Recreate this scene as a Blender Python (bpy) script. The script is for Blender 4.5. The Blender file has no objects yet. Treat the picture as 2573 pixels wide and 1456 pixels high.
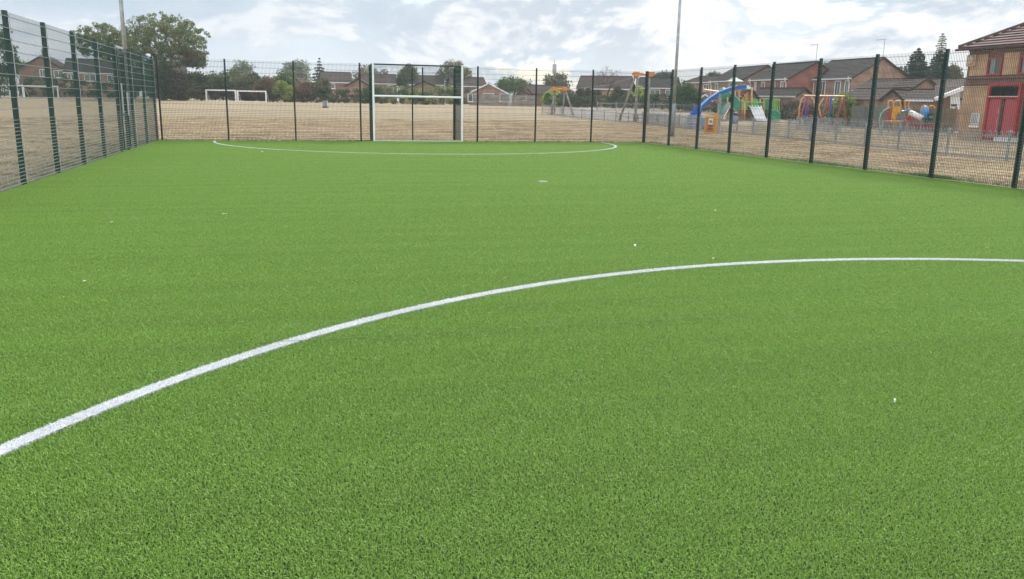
import bpy, math, random
import numpy as np
from mathutils import Vector, Matrix
R = math.radians
sc = bpy.context.scene
C = sc.collection
random.seed(7); rng = np.random.default_rng(7)

# ------------------------------------------------------------------ camera
CW = 2573.0; CF = 2065.4; PIT = .22366; YAW = .26832; ROL = .018045; EYE = 1.6478
RX = np.array([math.cos(YAW), -math.sin(YAW), 0.0])
FWH = np.array([math.sin(YAW), math.cos(YAW), 0.0])
FW = np.array([math.sin(YAW)*math.cos(PIT), math.cos(YAW)*math.cos(PIT), -math.sin(PIT)])
UP = np.cross(RX, FW)
cr = RX*math.cos(ROL) + UP*math.sin(ROL)
cu = UP*math.cos(ROL) - RX*math.sin(ROL)
cd = bpy.data.cameras.new('camera'); cam = bpy.data.objects.new('camera', cd); C.objects.link(cam)
cd.sensor_width = 36; cd.lens = 36*CF/CW; cd.clip_end = 3000; cd.clip_start = .05
M = Matrix(((cr[0], cu[0], -FW[0], 0), (cr[1], cu[1], -FW[1], 0), (cr[2], cu[2], -FW[2], EYE), (0, 0, 0, 1)))
cam.matrix_world = M
sc.camera = cam

# ------------------------------------------------------------------ world, sun, exposure
SUN_EL, SUN_AZ = R(44), R(40)          # azimuth clockwise from +Y
w = bpy.data.worlds.new('World'); sc.world = w; w.use_nodes = True
nt = w.node_tree; nt.nodes.clear()
def N(t, tree=None, **k):
    n = (tree or nt).nodes.new(t)
    for a, b in k.items(): setattr(n, a, b)
    return n
def lk(a, b, tree=None): (tree or nt).links.new(a, b)
def math_n(op, a, b=None, tree=None, clamp=False):
    n = N('ShaderNodeMath', tree, operation=op); n.use_clamp = clamp
    for i, v in enumerate((a, b)):
        if v is None: continue
        if isinstance(v, (int, float)): n.inputs[i].default_value = v
        else: lk(v, n.inputs[i], tree)
    return n.outputs[0]
def maprange(v, a, b, c=0., d=1., tree=None, smooth=True):
    n = N('ShaderNodeMapRange', tree); n.clamp = True
    if smooth: n.interpolation_type = 'SMOOTHSTEP'
    lk(v, n.inputs[0], tree)
    for i, x in zip((1, 2, 3, 4), (a, b, c, d)): n.inputs[i].default_value = x
    return n.outputs[0]
def mixc(f, a, b, tree=None):
    n = N('ShaderNodeMix', tree, data_type='RGBA')
    for i, v in zip((0, 6, 7), (f, a, b)):
        if isinstance(v, (int, float)): n.inputs[i].default_value = v
        elif isinstance(v, tuple): n.inputs[i].default_value = v if len(v) == 4 else (*v, 1)
        else: lk(v, n.inputs[i], tree)
    return n.outputs[2]
tc = N('ShaderNodeTexCoord'); sep = N('ShaderNodeSeparateXYZ'); lk(tc.outputs['Generated'], sep.inputs[0])
zc = math_n('MAXIMUM', sep.outputs[2], 0.0)
den = math_n('ADD', zc, .55)
u = math_n('DIVIDE', sep.outputs[0], den); v = math_n('DIVIDE', sep.outputs[1], den)
comb = N('ShaderNodeCombineXYZ'); lk(u, comb.inputs[0]); lk(v, comb.inputs[1]); lk(math_n('MULTIPLY', zc, 2.7), comb.inputs[2])
def cloud_noise(off, scale, detail, rough, dist=0.):
    a = N('ShaderNodeVectorMath', operation='ADD'); lk(comb.outputs[0], a.inputs[0]); a.inputs[1].default_value = off
    n = N('ShaderNodeTexNoise'); n.inputs['Scale'].default_value = scale; n.inputs['Detail'].default_value = detail
    n.inputs['Roughness'].default_value = rough; n.inputs['Distortion'].default_value = dist
    lk(a.outputs[0], n.inputs['Vector']); return n.outputs['Fac']
O = (3.3, 1.7, 0.4); sx, sy = math.sin(SUN_AZ)*.035, math.cos(SUN_AZ)*.035
n1 = cloud_noise(O, 3.4, 12, .57, .3)
n2 = cloud_noise((O[0]+sx, O[1]+sy, O[2]+.045), 3.4, 12, .57, .3)
nb = cloud_noise((9.1, 4.2, 2.0), 1.6, 6, .5)
nc = cloud_noise((1.1, 7.2, 5.0), 4.5, 8, .6, .4)
lit = maprange(math_n('SUBTRACT', n1, n2), -.05, .055)
big = maprange(nb, .38, .60)
side = maprange(math_n('ADD', math_n('MULTIPLY', sep.outputs[0], .95), math_n('MULTIPLY', sep.outputs[1], .3)), -.2, .9, 0., 1.0)
back = mixc(big, (.555, .645, .725), (.42, .505, .59))
back = mixc(maprange(nc, .35, .7, 0., .35), back, (.64, .68, .72))
front = mixc(lit, (.47, .53, .60), (.745, .76, .77))
thr = math_n('ADD', n1, math_n('MULTIPLY', side, .10))
mask = maprange(thr, .515, .585)
mask = math_n('MULTIPLY', mask, maprange(side, 0., 1., .45, 1.), clamp=True)
cl = mixc(mask, back, front)
cl = mixc(maprange(sep.outputs[2], .0, .09, .38, 0.), cl, (.70, .735, .76))
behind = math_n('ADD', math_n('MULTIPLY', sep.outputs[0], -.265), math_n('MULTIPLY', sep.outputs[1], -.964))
cl = mixc(maprange(behind, -.1, .7), cl, (1.15, 1.18, 1.2))  # unseen sky behind the camera, extra brightness added to lift the facades
sky = N('ShaderNodeTexSky', sky_type='NISHITA'); sky.sun_disc = False; sky.sun_elevation = SUN_EL; sky.sun_rotation = SUN_AZ
sky.air_density = 1.0; sky.dust_density = 1.5
bg1 = N('ShaderNodeBackground'); bg1.inputs[1].default_value = .15; lk(sky.outputs[0], bg1.inputs[0])
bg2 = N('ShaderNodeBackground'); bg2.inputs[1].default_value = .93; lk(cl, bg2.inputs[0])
gap = math_n('MULTIPLY', maprange(n1, .44, .36), maprange(side, .3, .8), clamp=True)
gapf = math_n('SUBTRACT', 1.0, math_n('MULTIPLY', gap, .6))
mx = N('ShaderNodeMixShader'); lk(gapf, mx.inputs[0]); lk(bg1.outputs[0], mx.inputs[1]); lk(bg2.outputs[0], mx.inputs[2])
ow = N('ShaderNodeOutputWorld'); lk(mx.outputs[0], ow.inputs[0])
sl = bpy.data.lights.new('sun', 'SUN'); sl.energy = 3.5; sl.angle = R(12); sl.color = (1, .95, .88)
so = bpy.data.objects.new('sun', sl); C.objects.link(so)
sd = Vector((math.sin(SUN_AZ)*math.cos(SUN_EL), math.cos(SUN_AZ)*math.cos(SUN_EL), math.sin(SUN_EL)))
so.rotation_euler = sd.to_track_quat('Z', 'Y').to_euler()
sc.view_settings.view_transform = 'Standard'; sc.view_settings.look = 'None'
sc.view_settings.exposure = .55; sc.view_settings.gamma = 1
sc.render.engine = 'CYCLES'

# ------------------------------------------------------------------ placing helpers
def ray(px, py):
    dx, dy = px-CW/2, py-728.0
    a = dx*math.cos(ROL)+dy*math.sin(ROL); b = -dx*math.sin(ROL)+dy*math.cos(ROL)
    return RX*a + FW*CF - UP*b
EYEV = np.array([0, 0, EYE])
def at(px, py, D):                     # point seen at px,py (2573-wide photo), D metres ahead
    d = ray(px, py); return EYEV + d*(D/float(d@FWH))
def sstep(t): t = min(1., max(0., t)); return t*t*(3-2*t)
def terr(x, y):
    s = x*FWH[0]+y*FWH[1]
    return -.015 + 1.1*sstep((s-78)/38.0)
def G(px, py):                         # where the sight line meets the terrain
    d = ray(px, py); d = d/float(d@FWH); D = 2.
    while D < 400:
        p = EYEV+d*D
        if p[2] <= terr(p[0], p[1]): return p
        D += .05
    return EYEV+d*D
def depth(p): return float(np.array(p[:2])@FWH[:2])
def gnd(px, D): p = at(px, 215, D); p[2] = terr(p[0], p[1]); return p
def planex(px, py, X):
    d = ray(px, py); return EYEV+d*(X/d[0])

# ------------------------------------------------------------------ mesh helper
class MB:
    def __init__(s): s.v = []; s.f = []
    def add(s, vs, fs):
        o = len(s.v); s.v += [tuple(map(float, q)) for q in vs]; s.f += [tuple(i+o for i in f) for f in fs]; return s
    def box(s, c, size, ax=None):
        c = np.array(c, float); h = np.array(size, float)/2
        ax = np.eye(3) if ax is None else np.array(ax, float)
        vs = [c+ax[0]*h[0]*i+ax[1]*h[1]*j+ax[2]*h[2]*k for k in (-1, 1) for j in (-1, 1) for i in (-1, 1)]
        return s.add(vs, [(0, 2, 3, 1), (4, 5, 7, 6), (0, 1, 5, 4), (2, 6, 7, 3), (0, 4, 6, 2), (1, 3, 7, 5)])
    def bar(s, a, b, wd, ht, up=(0, 0, 1)):
        a = np.array(a, float); b = np.array(b, float); d = b-a; L = np.linalg.norm(d); d /= L
        up = np.array(up, float)
        if abs(up@d) > .98: up = np.array(FWH)
        x = np.cross(d, up); x /= np.linalg.norm(x); z = np.cross(x, d)
        return s.box((a+b)/2, (wd, L, ht), (x, d, z))
    def tube(s, pts, r, n=8, cap=True):
        pts = [np.array(p, float) for p in pts]; m = len(pts)
        rs = r if hasattr(r, '__len__') else [r]*m
        vs = []; prev = None
        for i, p in enumerate(pts):
            d = pts[min(i+1, m-1)]-pts[max(i-1, 0)]; d = d/(np.linalg.norm(d)+1e-12)
            if prev is None:
                t = np.array([0, 0, 1.]) if abs(d[2]) < .9 else np.array([1., 0, 0])
                x = np.cross(d, t)
            else: x = prev-d*(prev@d)
            x = x/(np.linalg.norm(x)+1e-12); prev = x; y = np.cross(d, x)
            for k in range(n):
                a = 2*math.pi*k/n; vs.append(p+(x*math.cos(a)+y*math.sin(a))*rs[i])
        fs = [(i*n+k, i*n+(k+1) % n, (i+1)*n+(k+1) % n, (i+1)*n+k) for i in range(m-1) for k in range(n)]
        if cap: fs += [tuple(range(n-1, -1, -1)), tuple(range((m-1)*n, m*n))]
        return s.add(vs, fs)
    def poly_slab(s, pts, off):        # polygon extruded by vector off
        pts = [np.array(p, float) for p in pts]; off = np.array(off, float); n = len(pts)
        return s.add(pts+[p+off for p in pts], [tuple(range(n)), tuple(range(2*n-1, n-1, -1))]+[(i, i+n, (i+1) % n+n, (i+1) % n) for i in range(n)])
    def build(s, name, mat, parent=None, smooth=False):
        o0 = np.array(parent['org']) if parent is not None and 'org' in parent else np.zeros(3)
        me = bpy.data.meshes.new(name)
        me.from_pydata([tuple(np.array(q)-o0) for q in s.v], [], s.f); me.materials.append(mat)
        if smooth: me.polygons.foreach_set('use_smooth', [True]*len(me.polygons))
        me.update(); ob = bpy.data.objects.new(name, me); C.objects.link(ob)
        if parent is not None:
            ob.parent = parent
            if 'org' in parent: ob['org'] = parent['org']; 
            if parent.type == 'MESH': pass
        return ob
def tag(o, label=None, cat=None, group=None, kind=None):
    if label: o['label'] = label
    if cat: o['category'] = cat
    if group: o['group'] = group
    if kind: o['kind'] = kind
    return o
def thing(name, loc, label, cat, group=None):
    o = bpy.data.objects.new(name, None); C.objects.link(o); o.location = tuple(map(float, loc)); o.empty_display_size = .2
    o['org'] = [float(q) for q in loc]
    return tag(o, label, cat, group)
def fastmesh(name, V, F, mat, parent=None):       # numpy quads or tris
    me = bpy.data.meshes.new(name); k = F.shape[1]
    if parent is not None and 'org' in parent: V = V-np.array(parent['org'])
    me.vertices.add(len(V)); me.vertices.foreach_set('co', V.astype(np.float32).ravel())
    me.loops.add(F.size); me.loops.foreach_set('vertex_index', F.astype(np.int32).ravel())
    me.polygons.add(len(F)); me.polygons.foreach_set('loop_start', np.arange(0, F.size, k, dtype=np.int32))
    me.polygons.foreach_set('loop_total', np.full(len(F), k, dtype=np.int32))
    me.update(calc_edges=True); me.validate(); me.materials.append(mat)
    ob = bpy.data.objects.new(name, me); C.objects.link(ob)
    if parent is not None: ob.parent = parent
    return ob

# ------------------------------------------------------------------ materials
def mat(name, col, rough=.7, metal=0., var=.12, scale=3., bump=0., bscale=20., spec=.5, island=0., transl=0., col2=None, w1=.4, w2=.6, stretch=(1, 1, 1), coat=0.):
    m = bpy.data.materials.new(name); m.use_nodes = True; t = m.node_tree; b = t.nodes['Principled BSDF']
    b.inputs['Roughness'].default_value = rough; b.inputs['Metallic'].default_value = metal
    b.inputs['Specular IOR Level'].default_value = spec; b.inputs['Coat Weight'].default_value = coat
    co = N('ShaderNodeTexCoord', t); mp = N('ShaderNodeMapping', t); mp.inputs['Scale'].default_value = stretch
    lk(co.outputs['Object'], mp.inputs[0], t)
    nz = N('ShaderNodeTexNoise', t); nz.inputs['Scale'].default_value = scale; nz.inputs['Detail'].default_value = 6; nz.inputs['Roughness'].default_value = .6
    lk(mp.outputs[0], nz.inputs['Vector'], t)
    if col2 is not None: c = mixc(maprange(nz.outputs['Fac'], w1, w2, 0, 1, t), col, col2, t)
    else:
        lo = tuple(x*(1-var) for x in col); hi = tuple(min(1, x*(1+var)) for x in col)
        c = mixc(maprange(nz.outputs['Fac'], .3, .7, 0, 1, t), lo, hi, t)
    if island:
        g = N('ShaderNodeNewGeometry', t)
        h = N('ShaderNodeHueSaturation', t); lk(c, h.inputs['Color'], t)
        lk(maprange(g.outputs['Random Per Island'], 0, 1, 1-island, 1+island, t, False), h.inputs['Value'], t)
        r2 = math_n('FRACT', math_n('MULTIPLY', g.outputs['Random Per Island'], 17.3, t), None, t)
        lk(maprange(r2, 0, 1, .5-.025, .5+.02, t, False), h.inputs['Hue'], t)
        c = h.outputs[0]
    lk(c, b.inputs['Base Color'], t)
    if bump:
        n2 = N('ShaderNodeTexNoise', t); n2.inputs['Scale'].default_value = bscale; n2.inputs['Detail'].default_value = 4
        lk(mp.outputs[0], n2.inputs['Vector'], t)
        bp = N('ShaderNodeBump', t); bp.inputs['Strength'].default_value = bump; bp.inputs['Distance'].default_value = .02
        lk(n2.outputs['Fac'], bp.inputs['Height'], t); lk(bp.outputs[0], b.inputs['Normal'], t)
    if transl:
        tr = N('ShaderNodeBsdfTranslucent', t); lk(c, tr.inputs[0], t)
        ms = N('ShaderNodeMixShader', t); ms.inputs[0].default_value = transl
        lk(b.outputs[0], ms.inputs[1], t); lk(tr.outputs[0], ms.inputs[2], t)
        lk(ms.outputs[0], t.nodes['Material Output'].inputs[0], t)
    return m
def brickmat(name, c1, c2, mortar, axes='yz'):
    m = mat(name, c1, .85); t = m.node_tree; b = t.nodes['Principled BSDF']
    co = N('ShaderNodeTexCoord', t); s = N('ShaderNodeSeparateXYZ', t); lk(co.outputs['Object'], s.inputs[0], t)
    cb = N('ShaderNodeCombineXYZ', t)
    uu = s.outputs[1] if axes == 'yz' else math_n('ADD', s.outputs[0], s.outputs[1], t)
    lk(uu, cb.inputs[0], t); lk(s.outputs[2], cb.inputs[1], t)
    br = N('ShaderNodeTexBrick', t); br.inputs['Scale'].default_value = 1.; br.inputs['Brick Width'].default_value = .225; br.inputs['Row Height'].default_value = .075
    br.inputs['Mortar Size'].default_value = .010; br.inputs['Color1'].default_value = (*c1, 1); br.inputs['Color2'].default_value = (*c2, 1); br.inputs['Mortar'].default_value = (*mortar, 1)
    br.inputs['Bias'].default_value = 0.
    lk(cb.outputs[0], br.inputs['Vector'], t)
    nz = N('ShaderNodeTexNoise', t); nz.inputs['Scale'].default_value = .9; nz.inputs['Detail'].default_value = 7; lk(co.outputs['Object'], nz.inputs['Vector'], t)
    h = N('ShaderNodeHueSaturation', t); lk(br.outputs['Color'], h.inputs['Color'], t); lk(maprange(nz.outputs['Fac'], .3, .7, .78, 1.2, t), h.inputs['Value'], t)
    lk(h.outputs[0], b.inputs['Base Color'], t)
    return m
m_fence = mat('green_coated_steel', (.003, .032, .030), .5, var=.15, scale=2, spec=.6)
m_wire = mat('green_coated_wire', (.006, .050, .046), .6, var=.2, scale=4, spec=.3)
m_wireh = mat('sky_sheen_green_wire', (.075, .12, .11), .3, var=.2, scale=4, spec=.8)  # sky sheen on the horizontal wires put into a lighter colour
m_wirel = mat('sky_sheen_pale_wire', (.17, .215, .20), .35, var=.2, scale=4, spec=.8)  # left fence horizontals: sky reflection painted in as a paler colour
m_wired = mat('dark_green_wire', (.02, .055, .045), .35, var=.2, scale=4)
m_black = mat('black_steel', (.012, .014, .014), .4)
m_galv = mat('galvanised_steel', (.36, .38, .40), .45, .55, var=.2, scale=6)
m_galvf = mat('weathered_galvanised', (.34, .36, .38), .5, .3, var=.2, scale=4)
m_white = mat('white_paint', (.84, .85, .87), .45, var=.05)
m_brick = brickmat('red_brick', (.24, .095, .070), (.19, .078, .058), (.30, .24, .20), 'xy')
m_brick2 = brickmat('brown_brick', (.39, .21, .155), (.31, .165, .12), (.34, .28, .22), 'xy')
m_brickb = brickmat('tan_brick', (.52, .335, .215), (.45, .285, .18), (.45, .32, .22), 'yz')
m_brickr = brickmat('dark_red_brick', (.20, .085, .065), (.145, .060, .05), (.28, .22, .19), 'yz')
m_roof = mat('brown_roof_tile', (.078, .056, .052), .9, spec=.2, var=.3, scale=2.5)
m_roofg = mat('grey_roof_tile', (.046, .039, .038), .9, spec=.2, var=.3, scale=2.5)
m_roofr = mat('red_brown_roof_tile', (.105, .062, .055), .85, var=.3, scale=2)
m_red = mat('faded_red_paint', (.46, .085, .10), .55, col2=(.58, .26, .28), w1=.62, w2=.78, scale=1.2, stretch=(1, 1, .35))
m_redp = mat('red_paint', (.42, .045, .05), .4, var=.1)
m_yel = mat('yellow_paint', (.75, .36, .03), .4, var=.1)
m_yell = mat('pale_orange_paint', (.72, .40, .16), .45, var=.1)
m_oran = mat('orange_paint', (.72, .26, .03), .4, var=.1)
m_blue = mat('blue_paint', (.02, .10, .52), .35, var=.1)
m_blul = mat('light_blue_paint', (.10, .33, .70), .4, var=.1)
m_grn = mat('green_plastic', (.03, .30, .17), .4, var=.15)
m_grnl = mat('light_green_plastic', (.10, .48, .14), .45, var=.15)
m_grnp = mat('pale_green_plastic', (.32, .52, .40), .5, var=.1)
m_lime = mat('lime_green_paint', (.38, .62, .08), .45, var=.1)
m_dgrn = mat('dark_green_panel', (.01, .10, .06), .4)
m_wood = mat('weathered_timber', (.27, .20, .13), .85, col2=(.19, .15, .11), scale=3, stretch=(4, 4, .6))
m_pole = mat('grey_round_timber', (.33, .30, .27), .8, col2=(.24, .21, .19), scale=2)
m_glass = mat('window_glass', (.10, .12, .12), .08, spec=1.)
m_dark = mat('dark_opening', (.008, .009, .009), .6)
m_bark = mat('bark', (.055, .042, .032), .9, col2=(.09, .075, .06), scale=5, bump=.5)
m_silver = mat('pale_steel_slide', (.88, .88, .89), .45, 0., var=.1, scale=2)
m_rubber = mat('black_rubber', (.015, .015, .017), .7)
def leafm(name, c, c2=None): return mat(name, c, .6, island=.35, transl=.35, col2=c2, scale=.35, w1=.42, w2=.6, spec=.3)
L_dark = leafm('dark_green_leaves', (.060, .095, .042), (.085, .120, .050))
L_mid = leafm('mid_green_leaves', (0.087, 0.138, 0.043), (0.123, 0.181, 0.055))
L_oak = leafm('oak_leaves_turning', (.125, .150, .070), (.17, .145, .075))
L_big = leafm('turning_green_leaves', (.110, .175, .060), (.160, .185, .070))
L_yg = leafm('yellow_green_leaves', (0.217, 0.275, 0.065), (0.290, 0.319, 0.072))
L_lime = leafm('lime_leaves', (0.319, 0.464, 0.058), (0.406, 0.522, 0.072))
L_brn = leafm('brown_leaves', (0.189, 0.109, 0.065), (0.145, 0.123, 0.065))
L_dkbrn = leafm('dark_bramble_leaves', (.080, .075, .050), (.105, .090, .055))
L_pale = leafm('pale_far_leaves', (0.174, 0.225, 0.138), (0.232, 0.275, 0.174))  # distance haze of the far trees put into the colour; poplar shares it
L_con = leafm('conifer_needles', (0.032, 0.058, 0.038), (0.051, 0.080, 0.043))

# ------------------------------------------------------------------ GROUND
def ground_material():
    m = mat('dry_grass_ground', (.36, .26, .145), .95, bump=.6, bscale=9); t = m.node_tree; b = t.nodes['Principled BSDF']
    co = N('ShaderNodeTexCoord', t)
    def nz(scale, det, st=(1, 1, 1), ro=.6):
        mp = N('ShaderNodeMapping', t); mp.inputs['Scale'].default_value = st; mp.inputs['Rotation'].default_value = (0, 0, .12); lk(co.outputs['Object'], mp.inputs[0], t)
        n = N('ShaderNodeTexNoise', t); n.inputs['Scale'].default_value = scale; n.inputs['Detail'].default_value = det; n.inputs['Roughness'].default_value = ro
        lk(mp.outputs[0], n.inputs['Vector'], t); return n.outputs['Fac']
    a = nz(.12, 5); s = nz(1.3, 8, (.35, 1, 1), .7); f = nz(14, 4)
    c = mixc(maprange(a, .35, .65, 0, 1, t), (.30, .235, .145), (.25, .195, .12), t)
    c = mixc(maprange(s, .52, .66, 0, .8, t), c, (.19, .13, .08), t)
    c = mixc(maprange(f, .35, .7, 0, .55, t), c, (.36, .285, .175), t)
    g = nz(.5, 6); c = mixc(maprange(g, .63, .72, 0, .55, t), c, (.13, .17, .05), t)
    lk(c, b.inputs['Base Color'], t)
    return m
m_ground = ground_material()
gx = np.concatenate([np.linspace(-900, -80, 14), np.linspace(-70, 120, 39), np.linspace(140, 1200, 14)])
gy = np.concatenate([np.linspace(-60, -10, 4), np.linspace(-5, 190, 80), np.linspace(210, 2200, 14)])
V = np.array([(x, y, terr(x, y)) for y in gy for x in gx]); nx = len(gx)
F = np.array([(j*nx+i, j*nx+i+1, (j+1)*nx+i+1, (j+1)*nx+i) for j in range(len(gy)-1) for i in range(nx-1)])
o = fastmesh('field', V, F, m_ground); tag(o, kind='structure'); 
for p in o.data.polygons: p.use_smooth = True
XL, XR, YF = -4.68, 15.40, 34.38
Y0 = -2.0
m_base = mat('turf_backing', (.007, .027, .005), .9, var=.2, scale=30)
o = MB().add([(XL, Y0, 0), (XR, Y0, 0), (XR, YF, 0), (XL, YF, 0)], [(0, 1, 2, 3)]).build('pitch', m_base); tag(o, kind='structure')

def turf_material(name, c, c2, tip):
    m = bpy.data.materials.new(name); m.use_nodes = True; t = m.node_tree; b = t.nodes['Principled BSDF']
    b.inputs['Roughness'].default_value = .45; b.inputs['Specular IOR Level'].default_value = .35
    ge = N('ShaderNodeNewGeometry', t); s = N('ShaderNodeSeparateXYZ', t); lk(ge.outputs['Position'], s.inputs[0], t)
    g = ge.outputs['Random Per Island']
    col = mixc(g, c, c2, t)
    nz = N('ShaderNodeTexNoise', t); nz.inputs['Scale'].default_value = 1.0; nz.inputs['Detail'].default_value = 5
    mp = N('ShaderNodeMapping', t); mp.inputs['Scale'].default_value = (.10, 2.6, 1); lk(ge.outputs['Position'], mp.inputs[0], t); lk(mp.outputs[0], nz.inputs['Vector'], t)
    h = N('ShaderNodeHueSaturation', t); lk(col, h.inputs['Color'], t); lk(maprange(nz.outputs['Fac'], .3, .7, .95, 1.05, t), h.inputs['Value'], t)
    lk(h.outputs[0], b.inputs['Base Color'], t)
    tr = N('ShaderNodeBsdfTranslucent', t); lk(h.outputs[0], tr.inputs[0], t)
    ms = N('ShaderNodeMixShader', t); ms.inputs[0].default_value = .2
    lk(b.outputs[0], ms.inputs[1], t); lk(tr.outputs[0], ms.inputs[2], t); lk(ms.outputs[0], t.nodes['Material Output'].inputs[0], t)
    return m
m_turf = turf_material('artificial_grass_yarn', (.160, .325, .036), (.285, .465, .090), 0)
m_turfw = turf_material('white_yarn', (.60, .625, .67), (.76, .785, .83), 0)
def blades(xy, h, wd, lean):           # curved blades of 3 tris, numpy
    n = len(xy); a = rng.uniform(0, 2*math.pi, n); le = rng.uniform(*lean, n); hh = rng.uniform(*h, n)
    dx, dy = np.cos(a), np.sin(a); b = rng.uniform(0, math.pi, n); sxx, syy = np.cos(b)*wd/2, np.sin(b)*wd/2
    z0 = np.zeros(n)
    p0 = np.stack([xy[:, 0], xy[:, 1], z0], 1)
    mid = p0+np.stack([dx*hh*le*.35, dy*hh*le*.35, hh*.62], 1)
    tw = rng.uniform(-1.2, 1.2, n); tx, ty = np.cos(a+tw), np.sin(a+tw)
    tip = mid+np.stack([tx*hh*le*.8, ty*hh*le*.8, hh*.38*(1-.7*le)], 1)
    s = np.stack([sxx, syy, z0], 1)
    V = np.stack([p0-s, p0+s, mid-s, mid+s, tip-s*.5, tip+s*.5], 1).reshape(-1, 3)
    k = np.arange(n)[:, None]*6
    F = np.concatenate([k+np.array([[0, 1, 3, 2]]), k+np.array([[2, 3, 5, 4]])], 0)
    return V, F
CELL = (XR-XL)/20
tn = 112; gxx, gyy = np.meshgrid(np.arange(tn), np.arange(tn)); cen = np.stack([gxx.ravel(), gyy.ravel()], 1)*(CELL/tn)
cen = cen+rng.uniform(-.5, .5, cen.shape)*CELL/tn*1.1
xy = np.repeat(cen, 3, 0)+rng.normal(0, .0017, (len(cen)*3, 2))
xy = np.mod(xy, CELL)-CELL/2
V, F = blades(xy, (.009, .018), .0024, (.2, 1.1))
turf = fastmesh('artificial_grass', V, F, m_turf); tag(turf, 'short bright green artificial grass covering the fenced pitch', 'artificial grass', kind='stuff')
def scatter_group(name, nxx, nyy, cell, cx, cy, z, hfun=None):
    ng = bpy.data.node_groups.new(name, 'GeometryNodeTree')
    ng.interface.new_socket('Geometry', in_out='INPUT', socket_type='NodeSocketGeometry'); ng.interface.new_socket('Geometry', in_out='OUTPUT', socket_type='NodeSocketGeometry')
    gi = N('NodeGroupInput', ng); go = N('NodeGroupOutput', ng)
    gr = N('GeometryNodeMeshGrid', ng); gr.inputs['Size X'].default_value = cell*(nxx-1); gr.inputs['Size Y'].default_value = cell*(nyy-1)
    gr.inputs['Vertices X'].default_value = nxx; gr.inputs['Vertices Y'].default_value = nyy
    tf = N('GeometryNodeTransform', ng); tf.inputs['Translation'].default_value = (cx, cy, z); lk(gr.outputs[0], tf.inputs[0], ng)
    ri = N('FunctionNodeRandomValue', ng, data_type='INT'); ri.inputs[4].default_value = 0; ri.inputs[5].default_value = 3
    mu = math_n('MULTIPLY', ri.outputs[2], math.pi/2, ng); cb = N('ShaderNodeCombineXYZ', ng); lk(mu, cb.inputs[2], ng)
    ip = N('GeometryNodeInstanceOnPoints', ng); lk(tf.outputs[0], ip.inputs['Points'], ng); lk(gi.outputs[0], ip.inputs['Instance'], ng); lk(cb.outputs[0], ip.inputs['Rotation'], ng)
    lk(ip.outputs[0], go.inputs[0], ng)
    return ng
ny = int((YF-Y0)/CELL)
md = turf.modifiers.new('spread', 'NODES'); md.node_group = scatter_group('turf_spread', 20, ny, CELL, (XL+XR)/2, YF-CELL*ny/2, .002)
# goal mouth turf (behind the fence line)
GX0, GX1, GYB = 3.50, 7.15, 35.85
o = MB().add([(GX0, YF, 0), (GX1, YF, 0), (GX1, GYB, 0), (GX0, GYB, 0)], [(0, 1, 2, 3)]).build('pitch', mat('goal_mouth_turf', (.08, .17, .045), .9)); tag(o, kind='structure')

# pitch markings: white yarn arcs
def marking(name, cx, cy, r, wd, a0, a1, dens, label):
    n = int(dens*(a1-a0)*r*wd)
    rr = r+rng.uniform(-wd/2, wd/2, n)+rng.normal(0, .006, n); aa = rng.uniform(a0, a1, n)
    V, F = blades(np.stack([cx+rr*np.cos(aa), cy+rr*np.sin(aa)], 1), (.014, .020), .0042, (.2, 1.0))
    k = int((a1-a0)*r/.12)+2; A = np.linspace(a0, a1, k)
    wj = wd-.008
    bv = np.concatenate([np.stack([cx+(r-wj/2)*np.cos(A), cy+(r-wj/2)*np.sin(A), np.full(k, .0148)], 1), np.stack([cx+(r+wj/2)*np.cos(A), cy+(r+wj/2)*np.sin(A), np.full(k, .0148)], 1)])
    i = np.arange(k-1); bf = np.stack([i, i+k, i+k+1, i+1], 1)+len(V)
    V[:, 2] += .003
    o = fastmesh(name, np.concatenate([V, bv]), np.concatenate([F, bf]), m_turfw); tag(o, kind='structure')
marking('pitch_marking', 5.29, -.19, 7.90, .096, R(-10), R(190), 85000, '')
marking('pitch_marking', 5.33, 33.95, 7.95, .098, R(180), R(360), 20000, '')
n = 1800; rr = .10*np.sqrt(rng.uniform(0, 1, n)); aa = rng.uniform(0, 6.283, n)
V, F = blades(np.stack([5.28+rr*np.cos(aa), 16.87+rr*np.sin(aa)], 1), (.015, .021), .005, (.2, .8)); V[:, 2] += .003
o = fastmesh('pitch_marking', V, F, m_turfw); tag(o, kind='structure')
o = MB().box(((GX0+GX1)/2, YF-.03, .03), (GX1-GX0-.1, .07, .02)).build('pitch_marking', m_white); tag(o, kind='structure')

# turf seams: joins between rolls, a slightly open dark strip, drawn as thin lines of exposed backing
m_seam = mat('turf_join', (.07, .15, .035), .9, var=.4, scale=3)
mb = MB()
for ys, wd in ((5.63, .008), (9.35, .014), (13.05, .015), (16.82, .022), (20.5, .026), (24.3, .03)):
    prev = None; k = 60
    for i in range(k+1):
        x = XL+.1+(XR-XL-.2)*i/k; y = ys+.02*math.sin(x*.7+ys)-.012*(x-5)*(.6 if ys < 12 else .1)
        cur = (x, y, wd*(.35+.65*random.random()))
        if prev and random.random() < .8: mb.add([(prev[0], prev[1]-prev[2]/2, .0190), (cur[0], cur[1]-cur[2]/2, .0190), (cur[0], cur[1]+cur[2]/2, .0190), (prev[0], prev[1]+prev[2]/2, .0190)], [(0, 1, 2, 3)])
        prev = cur
o = mb.build('pitch_joint', m_seam); tag(o, kind='structure')

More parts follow.
